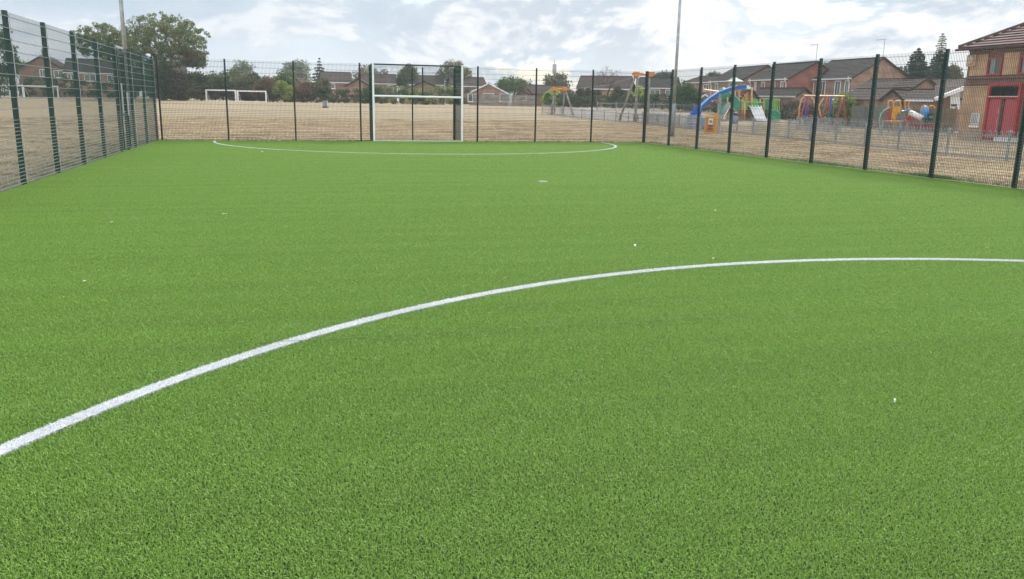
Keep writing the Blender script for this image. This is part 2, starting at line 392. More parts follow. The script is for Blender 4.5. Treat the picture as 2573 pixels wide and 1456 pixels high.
# ------------------------------------------------------------------ SPORTS FENCE
H = 3.03
def panel_mesh(width, top=H, bottom=.02, name='mesh_panel', tv=.0065, th=.008, mh=None):
    mb = MB(); n = max(2, int(round(width/.05)))
    for i in range(n+1):
        mb.box((width*i/n, 0, (top+.03+bottom)/2), (tv, tv, top+.03-bottom))
    zs = [z for z in list(np.arange(.05, 1.22, .0665))+list(np.arange(1.38, top, .2)) if bottom < z < top]
    if zs[-1] < top-.1: zs.append(top-.02)
    nv = len(mb.f)
    for z in zs:
        for s in (-1, 1): mb.box((width/2, s*(tv/2+th/2), z), (width, th, th))
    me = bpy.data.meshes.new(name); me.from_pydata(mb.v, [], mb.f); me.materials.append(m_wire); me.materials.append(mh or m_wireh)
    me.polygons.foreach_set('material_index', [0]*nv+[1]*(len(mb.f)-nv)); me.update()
    return me
def child(name, me, parent, loc=(0, 0, 0), rz=0):
    o = bpy.data.objects.new(name, me); C.objects.link(o); o.parent = parent; o.location = loc; o.rotation_euler = (0, 0, rz); return o
pm = MB(); pm.box((0, 0, H/2+.02), (.08, .06, H+.04)); pm.box((0, 0, H+.048), (.088, .068, .016))
def mesh_from(mb, name, m):
    me = bpy.data.meshes.new(name); me.from_pydata([tuple(q) for q in mb.v], [], mb.f); me.materials.append(m); me.update(); return me
post_me = mesh_from(pm, 'post', m_fence)
pn_ = MB(); pn_.box((0, 0, H/2+.02), (.06, .06, H+.04)); pn_.box((0, 0, H+.048), (.068, .068, .016)); postn_me = mesh_from(pn_, 'post', m_fence)
cn_ = MB(); cn_.box((0, 0, H/2), (.03, .006, H-.04)); clampn_me = mesh_from(cn_, 'clamp_bar', m_black)
wide = MB(); wide.box((0, 0, H/2+.02), (.15, .06, H+.04)); wide.box((0, 0, H+.048), (.128, .068, .016)); postw_me = mesh_from(wide, 'post', m_fence)
cm = MB(); cm.box((0, 0, H/2), (.035, .006, H-.04))
for z in np.arange(.2, H, .4): cm.tube([(0, -.012, z), (0, .004, z)], .012, 6)
clamp_me = mesh_from(cm, 'clamp_bar', m_galvf)
clampd_me = mesh_from(cm, 'clamp_bar', m_black)
cmg = MB(); cmg.box((0, 0, H/2), (.035, .006, H-.04)); clampg_me = mesh_from(cmg, 'clamp_bar', m_fence)
def run(root, pts, pme, cme, side, skip=(), **pk):   # pts: post positions; side: +1 puts posts on outer side
    for i, p in enumerate(pts):
        if i < len(pts)-1: d = np.array(pts[i+1])-np.array(p)
        else: d = np.array(p)-np.array(pts[i-1])
        a = math.atan2(d[1], d[0]); nx_, ny_ = -math.sin(a)*side, math.cos(a)*side
        po = child('post', pme, root, (p[0]+nx_*.048, p[1]+ny_*.048, 0), a)
        cl_ = child('clamp_bar', cme, root, (p[0]-nx_*.020, p[1]-ny_*.020, 0), a)
        if i < len(pts)-1 and i not in skip:
            L = float(np.hypot(*d)); key = (round(L, 2), str(pk))
            if key not in pcache: pcache[key] = panel_mesh(L, **pk)
            child('mesh_panel', pcache[key], root, (p[0], p[1], 0), a)
pcache = {}
# left run (outer side is -x); gate between y=28.2 and 27.0
lf = thing('mesh_fence', (0, 0, 0), 'tall dark green welded mesh fence along the left edge of the pitch', 'fence', 'mesh fences around the pitch')
ys = [YF-.0, YF-2.458, YF-4.92, YF-6.17, YF-7.37]+[YF-2.458*k for k in range(4, 12)]
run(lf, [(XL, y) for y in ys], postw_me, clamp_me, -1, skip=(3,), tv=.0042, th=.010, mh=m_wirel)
mb = MB(); mb.box((XL, YF-6.77, H+.01), (.08, 1.12, .07)); mb.build('gate_lintel', m_galv, lf)
gt = thing('gate', (XL+.02, YF-6.23, 0), 'narrow green mesh gate with grey lock plates in the left fence', 'gate')
mb = MB()
for y in (-.04, -1.08): mb.box((0, y, 1.5), (.05, .05, 2.88))
for z in (.085, 1.1, 2.915): mb.box((0, -.56, z), (.05, .99, .05))
child('frame', mesh_from(mb, 'frame', m_fence), gt)
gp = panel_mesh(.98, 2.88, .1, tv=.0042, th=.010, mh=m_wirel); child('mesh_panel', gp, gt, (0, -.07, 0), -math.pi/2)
for y, z0, z1 in ((-.98, 1.12, 2.0), (-.14, 1.05, 1.75)):
    child('lock_plate', mesh_from(MB().box((.045, y, (z0+z1)/2), (.02, .16, z1-z0)), 'lock_plate', m_galv), gt)
# far run
ff = thing('mesh_fence', (0, 0, 0), 'tall green mesh fence across the far end of the pitch around the goal', 'fence', 'mesh fences around the pitch')
run(ff, [(XL+.12, YF), (-2.136, YF), (.41, YF), (2.98, YF), (GX0-.02, YF)], postn_me, clampn_me, 1, tv=.0075, mh=m_wired)
run(ff, [(GX1+.02, YF), (7.83, YF), (10.37, YF), (12.92, YF), (XR, YF)], postn_me, clampn_me, 1, tv=.0075, mh=m_wired)
# right run
rf = thing('mesh_fence', (0, 0, 0), 'tall green mesh fence along the right side facing the playground', 'fence', 'mesh fences around the pitch')
run(rf, [(XR, YF-2.47*k) for k in range(0, 12)], post_me, clampg_me, 1, tv=.0052)

# goal recess
gl = thing('goal', ((GX0+GX1)/2, YF, 0), 'white framed goal recessed into the far mesh fence with mesh above the crossbar', 'goal')
gxc = (GX0+GX1)/2; hw = (GX1-GX0)/2
def gchild(name, mb, m): return child(name, mesh_from(mb, name, m), gl)
for s in (-1, 1): gchild('upright', MB().box((s*hw, -.02, H/2+.03), (.075, .075, H+.06)), m_white)
gchild('crossbar', MB().tube([(-hw+.04, -.02, 1.81), (hw-.04, -.02, 1.81)], .042, 12), m_white)
gchild('top_rail', MB().box((0, 0, H+.02), (2*hw-.1, .06, .06)), m_fence)
gchild('strut', MB().box((.18, 0, 2.42), (.05, .05, 1.12)), m_fence)
fp = panel_mesh(2*hw-.1, H-.02, 1.88)
child('mesh_panel', fp, gl, (-hw+.05, .03, 0))
for s in (-1, 1):
    gchild('post', MB().box((s*(hw-.03), GYB-YF, H/2), (.10, .08, H)), m_fence)
    child('mesh_panel', panel_mesh(GYB-YF-.1, H), gl, (s*(hw-.005), .06, 0), math.pi/2)
    gchild('side_rail', MB().box((s*hw, (GYB-YF)/2, H+.02), (.05, GYB-YF-.14, .05)), m_fence)
gchild('post', MB().box((-.02, GYB-YF+.04, H/2), (.06, .06, H)), m_fence)
child('mesh_panel', panel_mesh(2*hw-.14, H), gl, (-hw+.07, GYB-YF, 0))

# ------------------------------------------------------------------ floodlight columns
def column(px, pxt, base, r0, label, hb):
    o = thing('floodlight_column', base, label, 'lamp post', 'floodlight columns beside the pitch')
    x, y, z = base
    MB().tube([(x, y, z), (x, y, z+hb), (x, y, z+hb+.06)], [r0*1.45, r0*1.4, r0], 14).build('base_section', m_galv, o, True)
    MB().tube([(x, y, z+hb+.05), (x, y, z+5), (x, y, z+10)], [r0, r0*.86, r0*.65], 14).build('shaft', m_galv, o, True)
    MB().box((x, y, z+10.05), (.9, .12, .10)).build('lamp_bracket', m_galv, o)
    for s in (-.4, .4): MB().box((x+s, y-.12, z+10.2), (.42, .34, .18)).build('lamp_head', m_galv, o)
p = G(1688.5, 345); column(0, 0, p, .085, 'grey steel floodlight column outside the right corner of the mesh fence', 1.7)
p = at(331, 330, 33.0); column(0, 0, (p[0], p[1], 0), .085, 'grey steel floodlight column rising behind the gate in the left fence', 1.7)

# ------------------------------------------------------------------ small litter
lit_ = [((281, 565), 'curled white leaf scrap lying left of centre below the left fence', .05, .03, .012),
        ((1595, 627), 'small white cube of litter above the big white arc', .045, .035, .035),
        ((213, 716), 'flat white scrap on the turf at the left side', .04, .025, .01),
        ((2246, 1024), 'white scrap standing upright inside the big arc', .018, .012, .03),
        ((1797, 535), 'white scrap on the turf right of the penalty spot', .05, .03, .015),
        ((565, 543), 'thin pale straw on the turf left of centre', .12, .012, .008),
        ((1792, 657), 'small white scrap close beyond the big arc', .06, .02, .008),
        ((659, 385), 'white scrap near the left part of the far arc', .09, .05, .03)]
for (q, lab, a, b, c) in lit_:
    a *= .62; b *= .62; c *= .55
    p = G(*q); o = MB()
    o.poly_slab([(p[0]-a/2, p[1]-b/2, .015), (p[0]+a*.35, p[1]-b*.6, .018), (p[0]+a/2, p[1]+b*.3, .015+c*.3), (p[0]-a*.1, p[1]+b/2, .015+c*.2), (p[0]-a*.45, p[1]+b*.2, .016)], (0, .002, c))
    ob = o.build('litter_scrap', mat('pale_paper', (.75, .75, .70), .7)); tag(ob, lab, 'litter', 'white scraps on the turf')

# ------------------------------------------------------------------ FOLIAGE
def leaf_cloud(cents, rad, n, size, flat=.8):
    idx = rng.integers(0, len(cents), n); d = rng.normal(0, 1, (n, 3)); d /= np.linalg.norm(d, axis=1)[:, None]
    rr = np.array(rad)[idx]*rng.uniform(.25, 1, n)**.6
    p = np.array(cents)[idx]+d*rr[:, None]*np.array([1, 1, flat])
    a = rng.normal(0, 1, (n, 3)); a /= np.linalg.norm(a, axis=1)[:, None]
    b = np.cross(a, rng.normal(0, 1, (n, 3))); b /= np.linalg.norm(b, axis=1)[:, None]
    s = size*rng.uniform(.6, 1.4, n)[:, None]
    V = np.stack([p-a*s*.5, p+b*s*.32, p+a*s*.5, p-b*s*.32], 1).reshape(-1, 3)
    return V, np.arange(n*4).reshape(-1, 4)
def blob_centres(c, r, n, shell=.35, zmin=-1, lump=.25):
    out = []; ph = rng.uniform(0, 6, 6)
    while len(out) < n:
        d = rng.normal(0, 1, 3); d /= np.linalg.norm(d)
        if d[2] < zmin: continue
        k = rng.uniform(shell, 1)**.5
        l = 1+lump*(math.sin(3*d[0]+ph[0])*math.sin(4*d[2]+ph[1])+.6*math.sin(7*d[1]+5*d[0]+ph[2]))
        out.append(c+d*np.array(r)*k*l)
    return np.array(out)
def branches(root, cents, r0, mb, seg=5, wig=.06):
    """limbs: every clump is joined to the nearest node already on the tree that lies closer to the root"""
    root = np.array(root, float); order = np.argsort(np.linalg.norm(cents-root, axis=1))
    nodes = [root]; par = [-1]
    for i in order:
        q = cents[i]; N_ = np.array(nodes); d = np.linalg.norm(N_-q, axis=1)+.35*np.linalg.norm(N_-root, axis=1)
        j = int(np.argmin(d)); a = N_[j]
        m1 = a*.5+q*.5+np.array([0, 0, np.linalg.norm(q-a)*.08])+rng.normal(0, wig*np.linalg.norm(q-a), 3)
        nodes.append(m1); par.append(j); nodes.append(q); par.append(len(nodes)-2)
    wgt = [1.]*len(nodes)
    for i in range(len(nodes)-1, 0, -1): wgt[par[i]] += wgt[i]
    k = r0/math.sqrt(wgt[0])
    for i in range(1, len(nodes)):
        ra = max(.012, k*math.sqrt(wgt[i])*1.05); rb = max(.01, k*math.sqrt(wgt[i])*.8)
        mb.tube([nodes[par[i]], nodes[i]], [ra, rb], 5, False)
def tree(name, px, D, ytop, ybot, hwpx, label, leafmat, n=4000, size=.22, clumps=60, crad=.9, r0=.25, cat='tree', group=None, shell=.3, zmin=-.75, lump=.14, depthk=.8, bare=False, oval=1.0, basepx=None, trunk=True, parts=True):
    s = D/CF; base = gnd(basepx if basepx else px, D)
    top = at(px, ytop, D); bot = at(px, ybot, D)
    rz = (top[2]-bot[2])/2; c = np.array([top[0], top[1], bot[2]+rz]); rx = hwpx*s
    cr_ = min(crad, rx*.5, rz*.6)
    cents = blob_centres(c, (max(.1, rx-cr_*.6), max(.1, rx*depthk-cr_*.6), max(.1, rz-cr_*.6)), clumps, shell, zmin, lump)
    cents[:, 2] = np.maximum(cents[:, 2], base[2]+.3)
    # rotate local x/y to camera right / forward
    o = thing(name, base, label, cat, group)
    V, F = leaf_cloud(cents, rng.uniform(.6, 1.15, len(cents))*cr_, n, size)
    if n > 10: fastmesh('crown', V, F, leafmat, o)
    mb = MB()
    if trunk:
        fork = base+np.array([0, 0, max(.5, (c[2]-rz-base[2])*.9+.2*rz)]); fork[:2] += (c[:2]-base[:2])*.3
        mb.tube([base-np.array([0, 0, .1]), base+np.array([0, 0, .3]), (base+fork)/2+rng.normal(0, .05, 3), fork], [r0*1.4, r0*1.1, r0, r0*.92], 9)
        branches(fork, cents, r0*.9, mb)
        mb.build('trunk', m_bark, o)
    return o
def shrub(px, D, ytop, hwpx, label, leafmat, n=2500, size=.2, name='shrub', group=None, cat='shrub', ybot=None, clumps=28, crad=.7):
    b = gnd(px, D); s = D/CF
    top = at(px, ytop, D)[2]; hgt = top-b[2]; rx = hwpx*s
    o = thing(name, b, label, cat, group)
    c = b+np.array([0, 0, hgt*.45]); cr_ = min(crad, rx*.5, hgt*.4)
    cents = blob_centres(c, (rx-cr_*.5, min(rx, 2.5)-cr_*.5, hgt*.55-cr_*.5), clumps, .25, -.8, .25)
    cents[:, 2] = np.clip(cents[:, 2], b[2]+.15, None)
    V, F = leaf_cloud(cents, rng.uniform(.6, 1.2, len(cents))*cr_, n, size); fastmesh('foliage', V, F, leafmat, o)
    mb = MB(); branches(b, cents, .09, mb); mb.build('stem', m_bark, o)
    return o
def hedge(pts, hgt, wd, label, leafmat, dens=150, size=.2, name='hedge'):
    """pts: ground points; a bushy strip along them"""
    o = thing(name, pts[0], label, 'hedge'); Vs = []; cents = []; rad = []
    for a, b in zip(pts[:-1], pts[1:]):
        L = np.linalg.norm(np.array(b)-np.array(a)); k = max(2, int(L/.45))
        for i in range(k):
            t = (i+random.random())/k; p = np.array(a)*(1-t)+np.array(b)*t
            hh = hgt*(1+.13*math.sin(p[0]*.55)+.08*math.sin(p[0]*1.7+p[1]))
            for zz in (.2, .5, .8): cents.append(p+np.array([rng.normal(0, wd*.25), rng.normal(0, wd*.25), hh*zz+rng.normal(0, .12)])); rad.append(rng.uniform(.35, .6)*hgt*.3+.15)
    n = int(len(cents)*dens/3); V, F = leaf_cloud(np.array(cents), rad, n, size); fastmesh('foliage', V, F, leafmat, o)
    return o

# big turning tree and neighbours, far left
tree('broadleaf_tree', 412, 118, 27, 184, 110, 'large spreading broadleaf tree with turning leaves behind the far left corner', L_big, n=25000, size=.21, clumps=520, crad=.52, r0=.42, shell=.12, zmin=-1, basepx=408, lump=.03)
tree('broadleaf_tree', 255, 124, 54, 156, 80, 'paler broadleaf tree left of the big spreading tree', L_big, n=16000, size=.22, clumps=280, crad=.52, r0=.4, shell=.12, zmin=-1, basepx=300, lump=.05)
tree('broadleaf_tree', 335, 142, 118, 245, 48, 'dark dense tree behind the gate in the left fence', L_dark, n=8000, size=.28, clumps=90, crad=1.0, r0=.25, zmin=-1)
tree('broadleaf_tree', 486, 118, 120, 182, 34, 'low olive and brown leafed tree at the right foot of the big spreading tree', L_oak, n=5000, size=.26, clumps=60, crad=.8, r0=.12, basepx=455, trunk=False)
tree('broadleaf_tree', -8, 110, 52, 235, 42, 'dark tree cut by the left edge of the picture', L_dark, n=6000, size=.26, clumps=80, crad=.9, r0=.3)
tree('broadleaf_tree', 48, 190, 143, 215, 34, 'small round tree left of the brick gable house', L_mid, n=2500, size=.3, clumps=40, crad=1.1, r0=.2)
for (px, yt, hw, lab, m_) in (
        (410, 158, 26, 'ivy dark bush around the trunk of the big tree', L_dkbrn), (455, 168, 30, 'dark bramble bush right of the big trunk', L_dark),
        (505, 176, 32, 'dark green bush left of the white goals', L_dark), (560, 182, 36, 'grey green bush behind the left white goal', L_mid),
        (620, 186, 32, 'dull olive bush behind the gap of the two goals', L_oak), (668, 190, 30, 'russet bush behind the right white goal', L_brn),
        (640, 178, 22, 'tall dark bush behind the russet bush', L_dark), (712, 180, 28, 'tall mid green bush with pointed crown right of the goals', L_mid)):
    shrub(px, 128+rng.uniform(-3, 3), yt, hw, lab, m_, n=6500, size=.26, clumps=60, crad=1.0)
shrub(408, 115, 152, 30, 'ivy clad dark bush at the foot of the big spreading tree', L_dark, n=6000, size=.25, clumps=60, crad=.9)
shrub(452, 115, 164, 34, 'dark bramble bush in front of the big tree right of its trunk', L_dkbrn, n=6000, size=.25, clumps=60, crad=.9)
shrub(712, 124, 196, 26, 'yellow green bush right of the two white goals', L_yg, n=3000, size=.26)
shrub(768, 127, 198, 30, 'rusty brown bush between yellow bush and long hedge', L_brn, n=3000, size=.26)
shrub(812, 129, 196, 28, 'greyish olive bush at the start of the long hedge', L_oak, n=2800, size=.26)
shrub(930, 130, 212, 30, 'dark bush under the first gabled garage', L_mid, n=2200, size=.26)
hedge([gnd(385, 126), gnd(480, 126), gnd(600, 127), gnd(700, 127)], 2.6, 2.0, 'dark low hedge under the trees behind the white goals', L_dkbrn, dens=150, size=.26)
hedge([gnd(390, 133), gnd(500, 133), gnd(620, 134), gnd(735, 134)], 4.5, 1.6, 'tall mixed green and olive shrub belt behind the white goals', L_oak, dens=210, size=.28)
hedge([gnd(735, 127), gnd(850, 128), gnd(1000, 128), gnd(1100, 128), gnd(1172, 128)], 2.3, 2.0, 'long clipped dark green hedge behind the pitch goal', L_dark, dens=190, size=.24)
hedge([gnd(960, 134), gnd(1060, 134), gnd(1150, 134)], 3.0, 1.5, 'yellow flowering hedge top in front of the gabled garages', L_yg, dens=110, size=.24)
hedge([gnd(-60, 120), gnd(100, 122), gnd(220, 123), gnd(330, 124), gnd(392, 125)], 3.1, 2.4, 'dark green hedge below the houses at the far left', L_dark, dens=150, size=.28)
# background trees
bgt = 'round trees behind the houses'
tree('broadleaf_tree', 607, 230, 146, 228, 34, 'pale round tree above the hedge between the first two fence posts', L_pale, n=3200, size=.42, clumps=60, crad=1.3, r0=.25, group=bgt)
tree('broadleaf_tree', 745, 225, 144, 228, 39, 'bluish round tree behind the second far fence post', L_pale, n=4000, size=.42, clumps=60, crad=1.5, r0=.25, group=bgt)
tree('broadleaf_tree', 930, 240, 162, 225, 52, 'wide pale tree behind the long roof left of the goal', L_oak, n=3200, size=.42, clumps=60, crad=1.4, r0=.25, group=bgt)
tree('broadleaf_tree', 1027, 190, 157, 215, 27, 'leafy tree inside the left half of the goal opening', L_mid, n=2600, size=.36, clumps=45, crad=1.2, r0=.25, group=bgt)
tree('broadleaf_tree', 1012, 165, 178, 235, 17, 'narrow dark tree between two houses inside the goal opening', L_dark, n=2200, size=.3, clumps=34, crad=.9, r0=.2)
tree('broadleaf_tree', 1145, 195, 150, 232, 50, 'broad loose tree above the right upright of the goal', L_oak, n=4600, size=.36, clumps=80, crad=1.2, r0=.3, group=bgt)
tree('broadleaf_tree', 1292, 185, 189, 245, 52, 'green domed tree right of the white gabled house', L_mid, n=5200, size=.36, clumps=70, crad=1.4, r0=.3, group=bgt)
tree('broadleaf_tree', 1403, 180, 178, 240, 34, 'open crowned tree under the telecom mast', L_oak, n=2800, size=.34, clumps=60, crad=1.0, r0=.3, group=bgt)
tree('broadleaf_tree', 1665, 210, 175, 225, 38, 'dark tree behind the grey roofed house beside the right floodlight column', L_dark, n=3600, size=.4, clumps=50, crad=1.4, r0=.3, group=bgt)
tree('broadleaf_tree', 1792, 230, 178, 215, 26, 'small dark tree between the roofs above the blue arch', L_dark, n=2200, size=.4, clumps=30, crad=1.3, r0=.2, group=bgt)
tree('broadleaf_tree', 2056, 190, 152, 190, 40, 'low tree top peeping over the red gable', L_oak, n=2200, size=.34, clumps=40, crad=1.0, r0=.2, group=bgt)
tree('broadleaf_tree', 2165, 190, 142, 180, 22, 'tree top peeping over the biggest right hand roof', L_oak, n=1400, size=.32, clumps=24, crad=.9, r0=.2, group=bgt)
tree('broadleaf_tree', 2400, 130, 158, 225, 26, 'yellowish tree between the conifers and the brick hall', L_oak, n=2600, size=.3, clumps=44, crad=1.0, r0=.2)
tree('broadleaf_tree', 2262, 150, 160, 225, 22, 'pale green tree left of the conifers', L_mid, n=2000, size=.3, clumps=34, crad=1.0, r0=.2)
tree('bare_tree', 1528, 142, 165, 242, 50, 'bare twiggy tree in front of the wide brown roof', L_brn, n=900, size=.16, clumps=220, crad=.5, r0=.16, shell=.15, zmin=-.5)
tree('bare_tree', 1310, 134, 206, 256, 18, 'small spindly tree beside the little brick outhouse', L_oak, n=700, size=.18, clumps=60, crad=.4, r0=.1, zmin=-.4)
def conifer(px, D, ytop, ybot, hwpx, label, n=4000, size=.28, slim=1.0, m_=L_con, ragged=.25, layers=22):
    b = at(px, (ytop+ybot)/2, D); b[2] = terr(b[0], b[1]); s = D/CF; top = at(px, ytop, D)[2]; z0 = at(px, ybot, D)[2]; rx = hwpx*s
    o = thing('conifer', b, label, 'tree'); cents = []; rad = []; mb = MB()
    for i in range(layers):
        t = i/(layers-1); z = z0+(top-z0)*t; r = rx*(1-t)**slim*(1-ragged*random.random())+.12
        k = max(3, int(9*(1-t))+2); a0 = random.random()*6
        for j in range(k):
            a = a0+6.283*j/k; 
            for q in (.35, .7, 1.0):
                cents.append(np.array([b[0]+math.cos(a)*r*q, b[1]+math.sin(a)*r*q, z-.25*r*q])); rad.append(max(.12, .16*rx*(1.1-t*.8)))
            mb.tube([(b[0], b[1], z), (b[0]+math.cos(a)*r, b[1]+math.sin(a)*r, z-.2*r)], [.05, .02], 4, False)
    V, F = leaf_cloud(np.array(cents), rad, n, size, .6); fastmesh('crown', V, F, m_, o)
    mb.tube([b, (b[0], b[1], top)], [rx*.09+.08, .03], 8); mb.build('trunk', m_bark, o)
conifer(2302, 120, 124, 240, 50, 'dark conifer right of the biggest brick gable', n=9500, slim=.62)
conifer(2356, 125, 130, 240, 44, 'dark conifer in front of the tall narrow poplar', n=8500, slim=.55)
conifer(2362, 150, 86, 200, 19, 'tall narrow grey green poplar rising above the conifers', n=3000, slim=.45, m_=L_pale, size=.3)
conifer(803, 210, 148, 205, 26, 'ragged monkey puzzle like conifer left of the long roof', n=1500, slim=.9, layers=9, ragged=.5, size=.4)
# shrubs and hedges behind the playground
shrub(1385, 130, 222, 26, 'bright lime green bush behind the far zip wire frame', L_lime, n=3000, size=.26)
shrub(1430, 128, 222, 30, 'olive bush right of the far zip wire frame', L_oak, n=2600, size=.26)
shrub(1478, 128, 214, 34, 'dull grey green bush left of the bare tree', L_dkbrn, n=3000, size=.26)
shrub(1560, 128, 222, 34, 'dark bush right of the bare tree', L_dkbrn, n=3000, size=.26)
shrub(1602, 122, 214, 15, 'bright lime bush between the poles of the near zip wire frame', L_lime, n=1600, size=.24)
shrub(1728, 108, 204, 38, 'big dense green bush right of the right floodlight column', L_mid, n=8000, size=.24, clumps=80, crad=.9)
shrub(2122, 83, 222, 44, 'loose olive green bush behind the red swings', L_yg, n=3600, size=.2, clumps=60)
shrub(2170, 84, 234, 32, 'mid green bush right of the red swings', L_mid, n=2400, size=.2, clumps=40)
hedge([gnd(1370, 126), gnd(1480, 124), gnd(1600, 120), gnd(1700, 112), gnd(1790, 106)], 1.9, 1.8, 'dark hedge behind the zip wire and rubber surface', L_dark, dens=170, size=.22)
hedge([gnd(1790, 102), gnd(1900, 98), gnd(2000, 92), gnd(2080, 86), gnd(2150, 84)], 2.2, 1.8, 'tall dark hedge behind the climbing tower and swings', L_dkbrn, dens=190, size=.2)

# ------------------------------------------------------------------ HOUSES
def roof_plane(mb, e0, e1, r0, r1, course=.36, step=.035):
    e0, e1, r0, r1 = [np.array(q, float) for q in (e0, e1, r0, r1)]
    L = np.linalg.norm((r0+r1)/2-(e0+e1)/2); n = max(2, int(L/course))
    nn = np.cross(e1-e0, r0-e0); nn /= np.linalg.norm(nn)
    if nn[2] < 0: nn = -nn
    for i in range(n):
        a, b = i/n, (i+1)/n
        p0 = e0+(r0-e0)*a; p1 = e1+(r1-e1)*a; q0 = e0+(r0-e0)*b; q1 = e1+(r1-e1)*b
        mb.add([p0+nn*step, p1+nn*step, q1, q0, p0-nn*.02, p1-nn*.02], [(0, 1, 2, 3), (4, 5, 1, 0)])
def window(parent, org, ux, n, x, z, wd, hg, frame=None, panes=2):
    """org wall origin, ux along wall, n outward normal; window centre at x along, z up"""
    c = org+ux*x+np.array([0, 0, z]); up = np.array([0, 0, 1.]); mb = MB(); fr = .10; ax = (ux, n, up)
    for s in (-1, 1):
        mb.box(c+ux*s*(wd/2-fr/2)+n*.03, (fr, .08, hg), ax); mb.box(c+up*s*(hg/2-fr/2)+n*.031, (wd-2*fr, .078, fr), ax)
    for k in range(1, panes): mb.box(c+ux*(-wd/2+wd*k/panes)+n*.03, (.06, .074, hg-2*fr), ax)
    mb.box(c-up*(hg/2+.04)+n*.06, (wd+.16, .14, .07), ax)
    wdw = mb.build('window', frame or m_white, parent)
    p = MB().box(c+n*.01, (wd-.1, .04, hg-.1), ax).build('pane', m_glass); p.parent = wdw
    p.data.transform(Matrix.Translation(-Vector(parent['org'])))
def house(A, B, W, eave, ridge, label, brick=m_brick, roof=m_roof, kind='side', wins=(), gwins=(), pipes=(), chim=None, aerial=None, name='house', gutter=True, course=.36, over=.25, door=None, barge=m_white, group=None, skylight=None):
    """A,B: front wall ends on the ground (left, right as seen); W metres back; heights absolute z"""
    A = np.array(A, float); B = np.array(B, float); z0 = min(A[2], B[2])-.3; A[2] = B[2] = 0
    ux = (B-A); L = np.linalg.norm(ux); ux /= L; uy = np.array([-ux[1], ux[0], 0.]); up = np.array([0, 0, 1.]); zz = lambda p, z: np.array([p[0], p[1], z])
    o = thing(name, zz((A+B)/2, z0+.3), label, 'house' if name != 'garage' else 'garage', group)
    Cc, Dd = B+uy*W, A+uy*W; mb = MB()
    if kind == 'side':
        pts = [zz(A, z0), zz(B, z0), zz(Cc, z0), zz(Dd, z0), zz(A, eave), zz(B, eave), zz(Cc, eave), zz(Dd, eave), zz((A+Dd)/2, ridge-.04), zz((B+Cc)/2, ridge-.04)]
        mb.add(pts, [(0, 1, 5, 4), (1, 2, 6, 9, 5), (2, 3, 7, 6), (3, 0, 4, 8, 7)])
        mid = W/2; sl = (ridge-eave)/mid
        rf_ = MB(); e = over
        for sgn, base_, out in ((1, (A, B), -uy), (-1, (Dd, Cc), uy)):
            e0 = zz(base_[0]+out*e-ux*e, eave-sl*e+.05); e1 = zz(base_[1]+out*e+ux*e, eave-sl*e+.05)
            r0 = zz((A+Dd)/2-ux*e, ridge+.05); r1 = zz((B+Cc)/2+ux*e, ridge+.05)
            roof_plane(rf_, e0, e1, r0, r1, course)
        rf_.bar(zz((A+Dd)/2-ux*e, ridge+.08), zz((B+Cc)/2+ux*e, ridge+.08), .22, .10)
        R_ = rf_.build('roof', roof, o)
        if gutter:
            f = MB(); f.box(zz((A+B)/2-uy*(over+.05), eave-sl*over-.04), (L+2*over, .08, .16), (ux, uy, up)); f.build('fascia', m_white, o)
        for P_, s in ((B, 1), (A, -1)):          # verge boards on gable slopes
            f = MB(); q = P_+ux*s*(over+.03)
            f.bar(zz(q-uy*over, eave-sl*over-.02), zz(q+uy*W/2, ridge-.02), .05, .16, up); f.bar(zz(q+uy*(W+over), eave-sl*over-.02), zz(q+uy*W/2, ridge-.02), .05, .16, up)
            f.build('verge', m_roofg, o)
    else:
        apex = ridge; mid = L/2; sl = (ridge-eave)/mid; e = over
        pts = [zz(A, z0), zz(B, z0), zz(B, eave), zz((A+B)/2, apex-.04), zz(A, eave), zz(Dd, z0), zz(Cc, z0), zz(Cc, eave), zz((Cc+Dd)/2, apex-.04), zz(Dd, eave)]
        mb.add(pts, [(0, 1, 2, 3, 4), (6, 5, 9, 8, 7), (1, 6, 7, 2), (5, 0, 4, 9)])
        rf_ = MB()
        for P_, Q_, out in ((A, Dd, -ux), (B, Cc, ux)):
            e0 = zz(P_+out*e-uy*e, eave-sl*e+.05); e1 = zz(Q_+out*e, eave-sl*e+.05)
            r0 = zz((A+B)/2-uy*e, apex+.05); r1 = zz((Cc+Dd)/2, apex+.05)
            roof_plane(rf_, e0, e1, r0, r1, course)
        rf_.bar(zz((A+B)/2-uy*e, apex+.08), zz((Cc+Dd)/2, apex+.08), .22, .1)
        R_ = rf_.build('roof', roof, o)
        f = MB(); q = -uy*(e+.03)
        f.bar(zz(A-ux*e+q, eave-sl*e-.03), zz((A+B)/2+q, apex-.03), .05, .2, up); f.bar(zz(B+ux*e+q, eave-sl*e-.03), zz((A+B)/2+q, apex-.03), .05, .2, up)
        f.build('bargeboard', barge, o)
    mb.build('wall', brick, o)
    for (x, z, wd, hg) in wins: window(o, zz(A, 0), ux, -uy, x*L, min(z, eave-.38-hg/2) if kind == 'side' else z, wd, hg)
    for (x, z, wd, hg) in gwins: window(o, zz(B, 0), uy, ux, x*W, z, wd, hg)
    for x in pipes:
        q = A+ux*x*L-uy*.09; MB().tube([zz(q-uy*.22, eave+.05), zz(q-uy*.2, eave-.35), zz(q, eave-.75), zz(q, z0+.3)], .07, 8).build('downpipe', m_white, o)
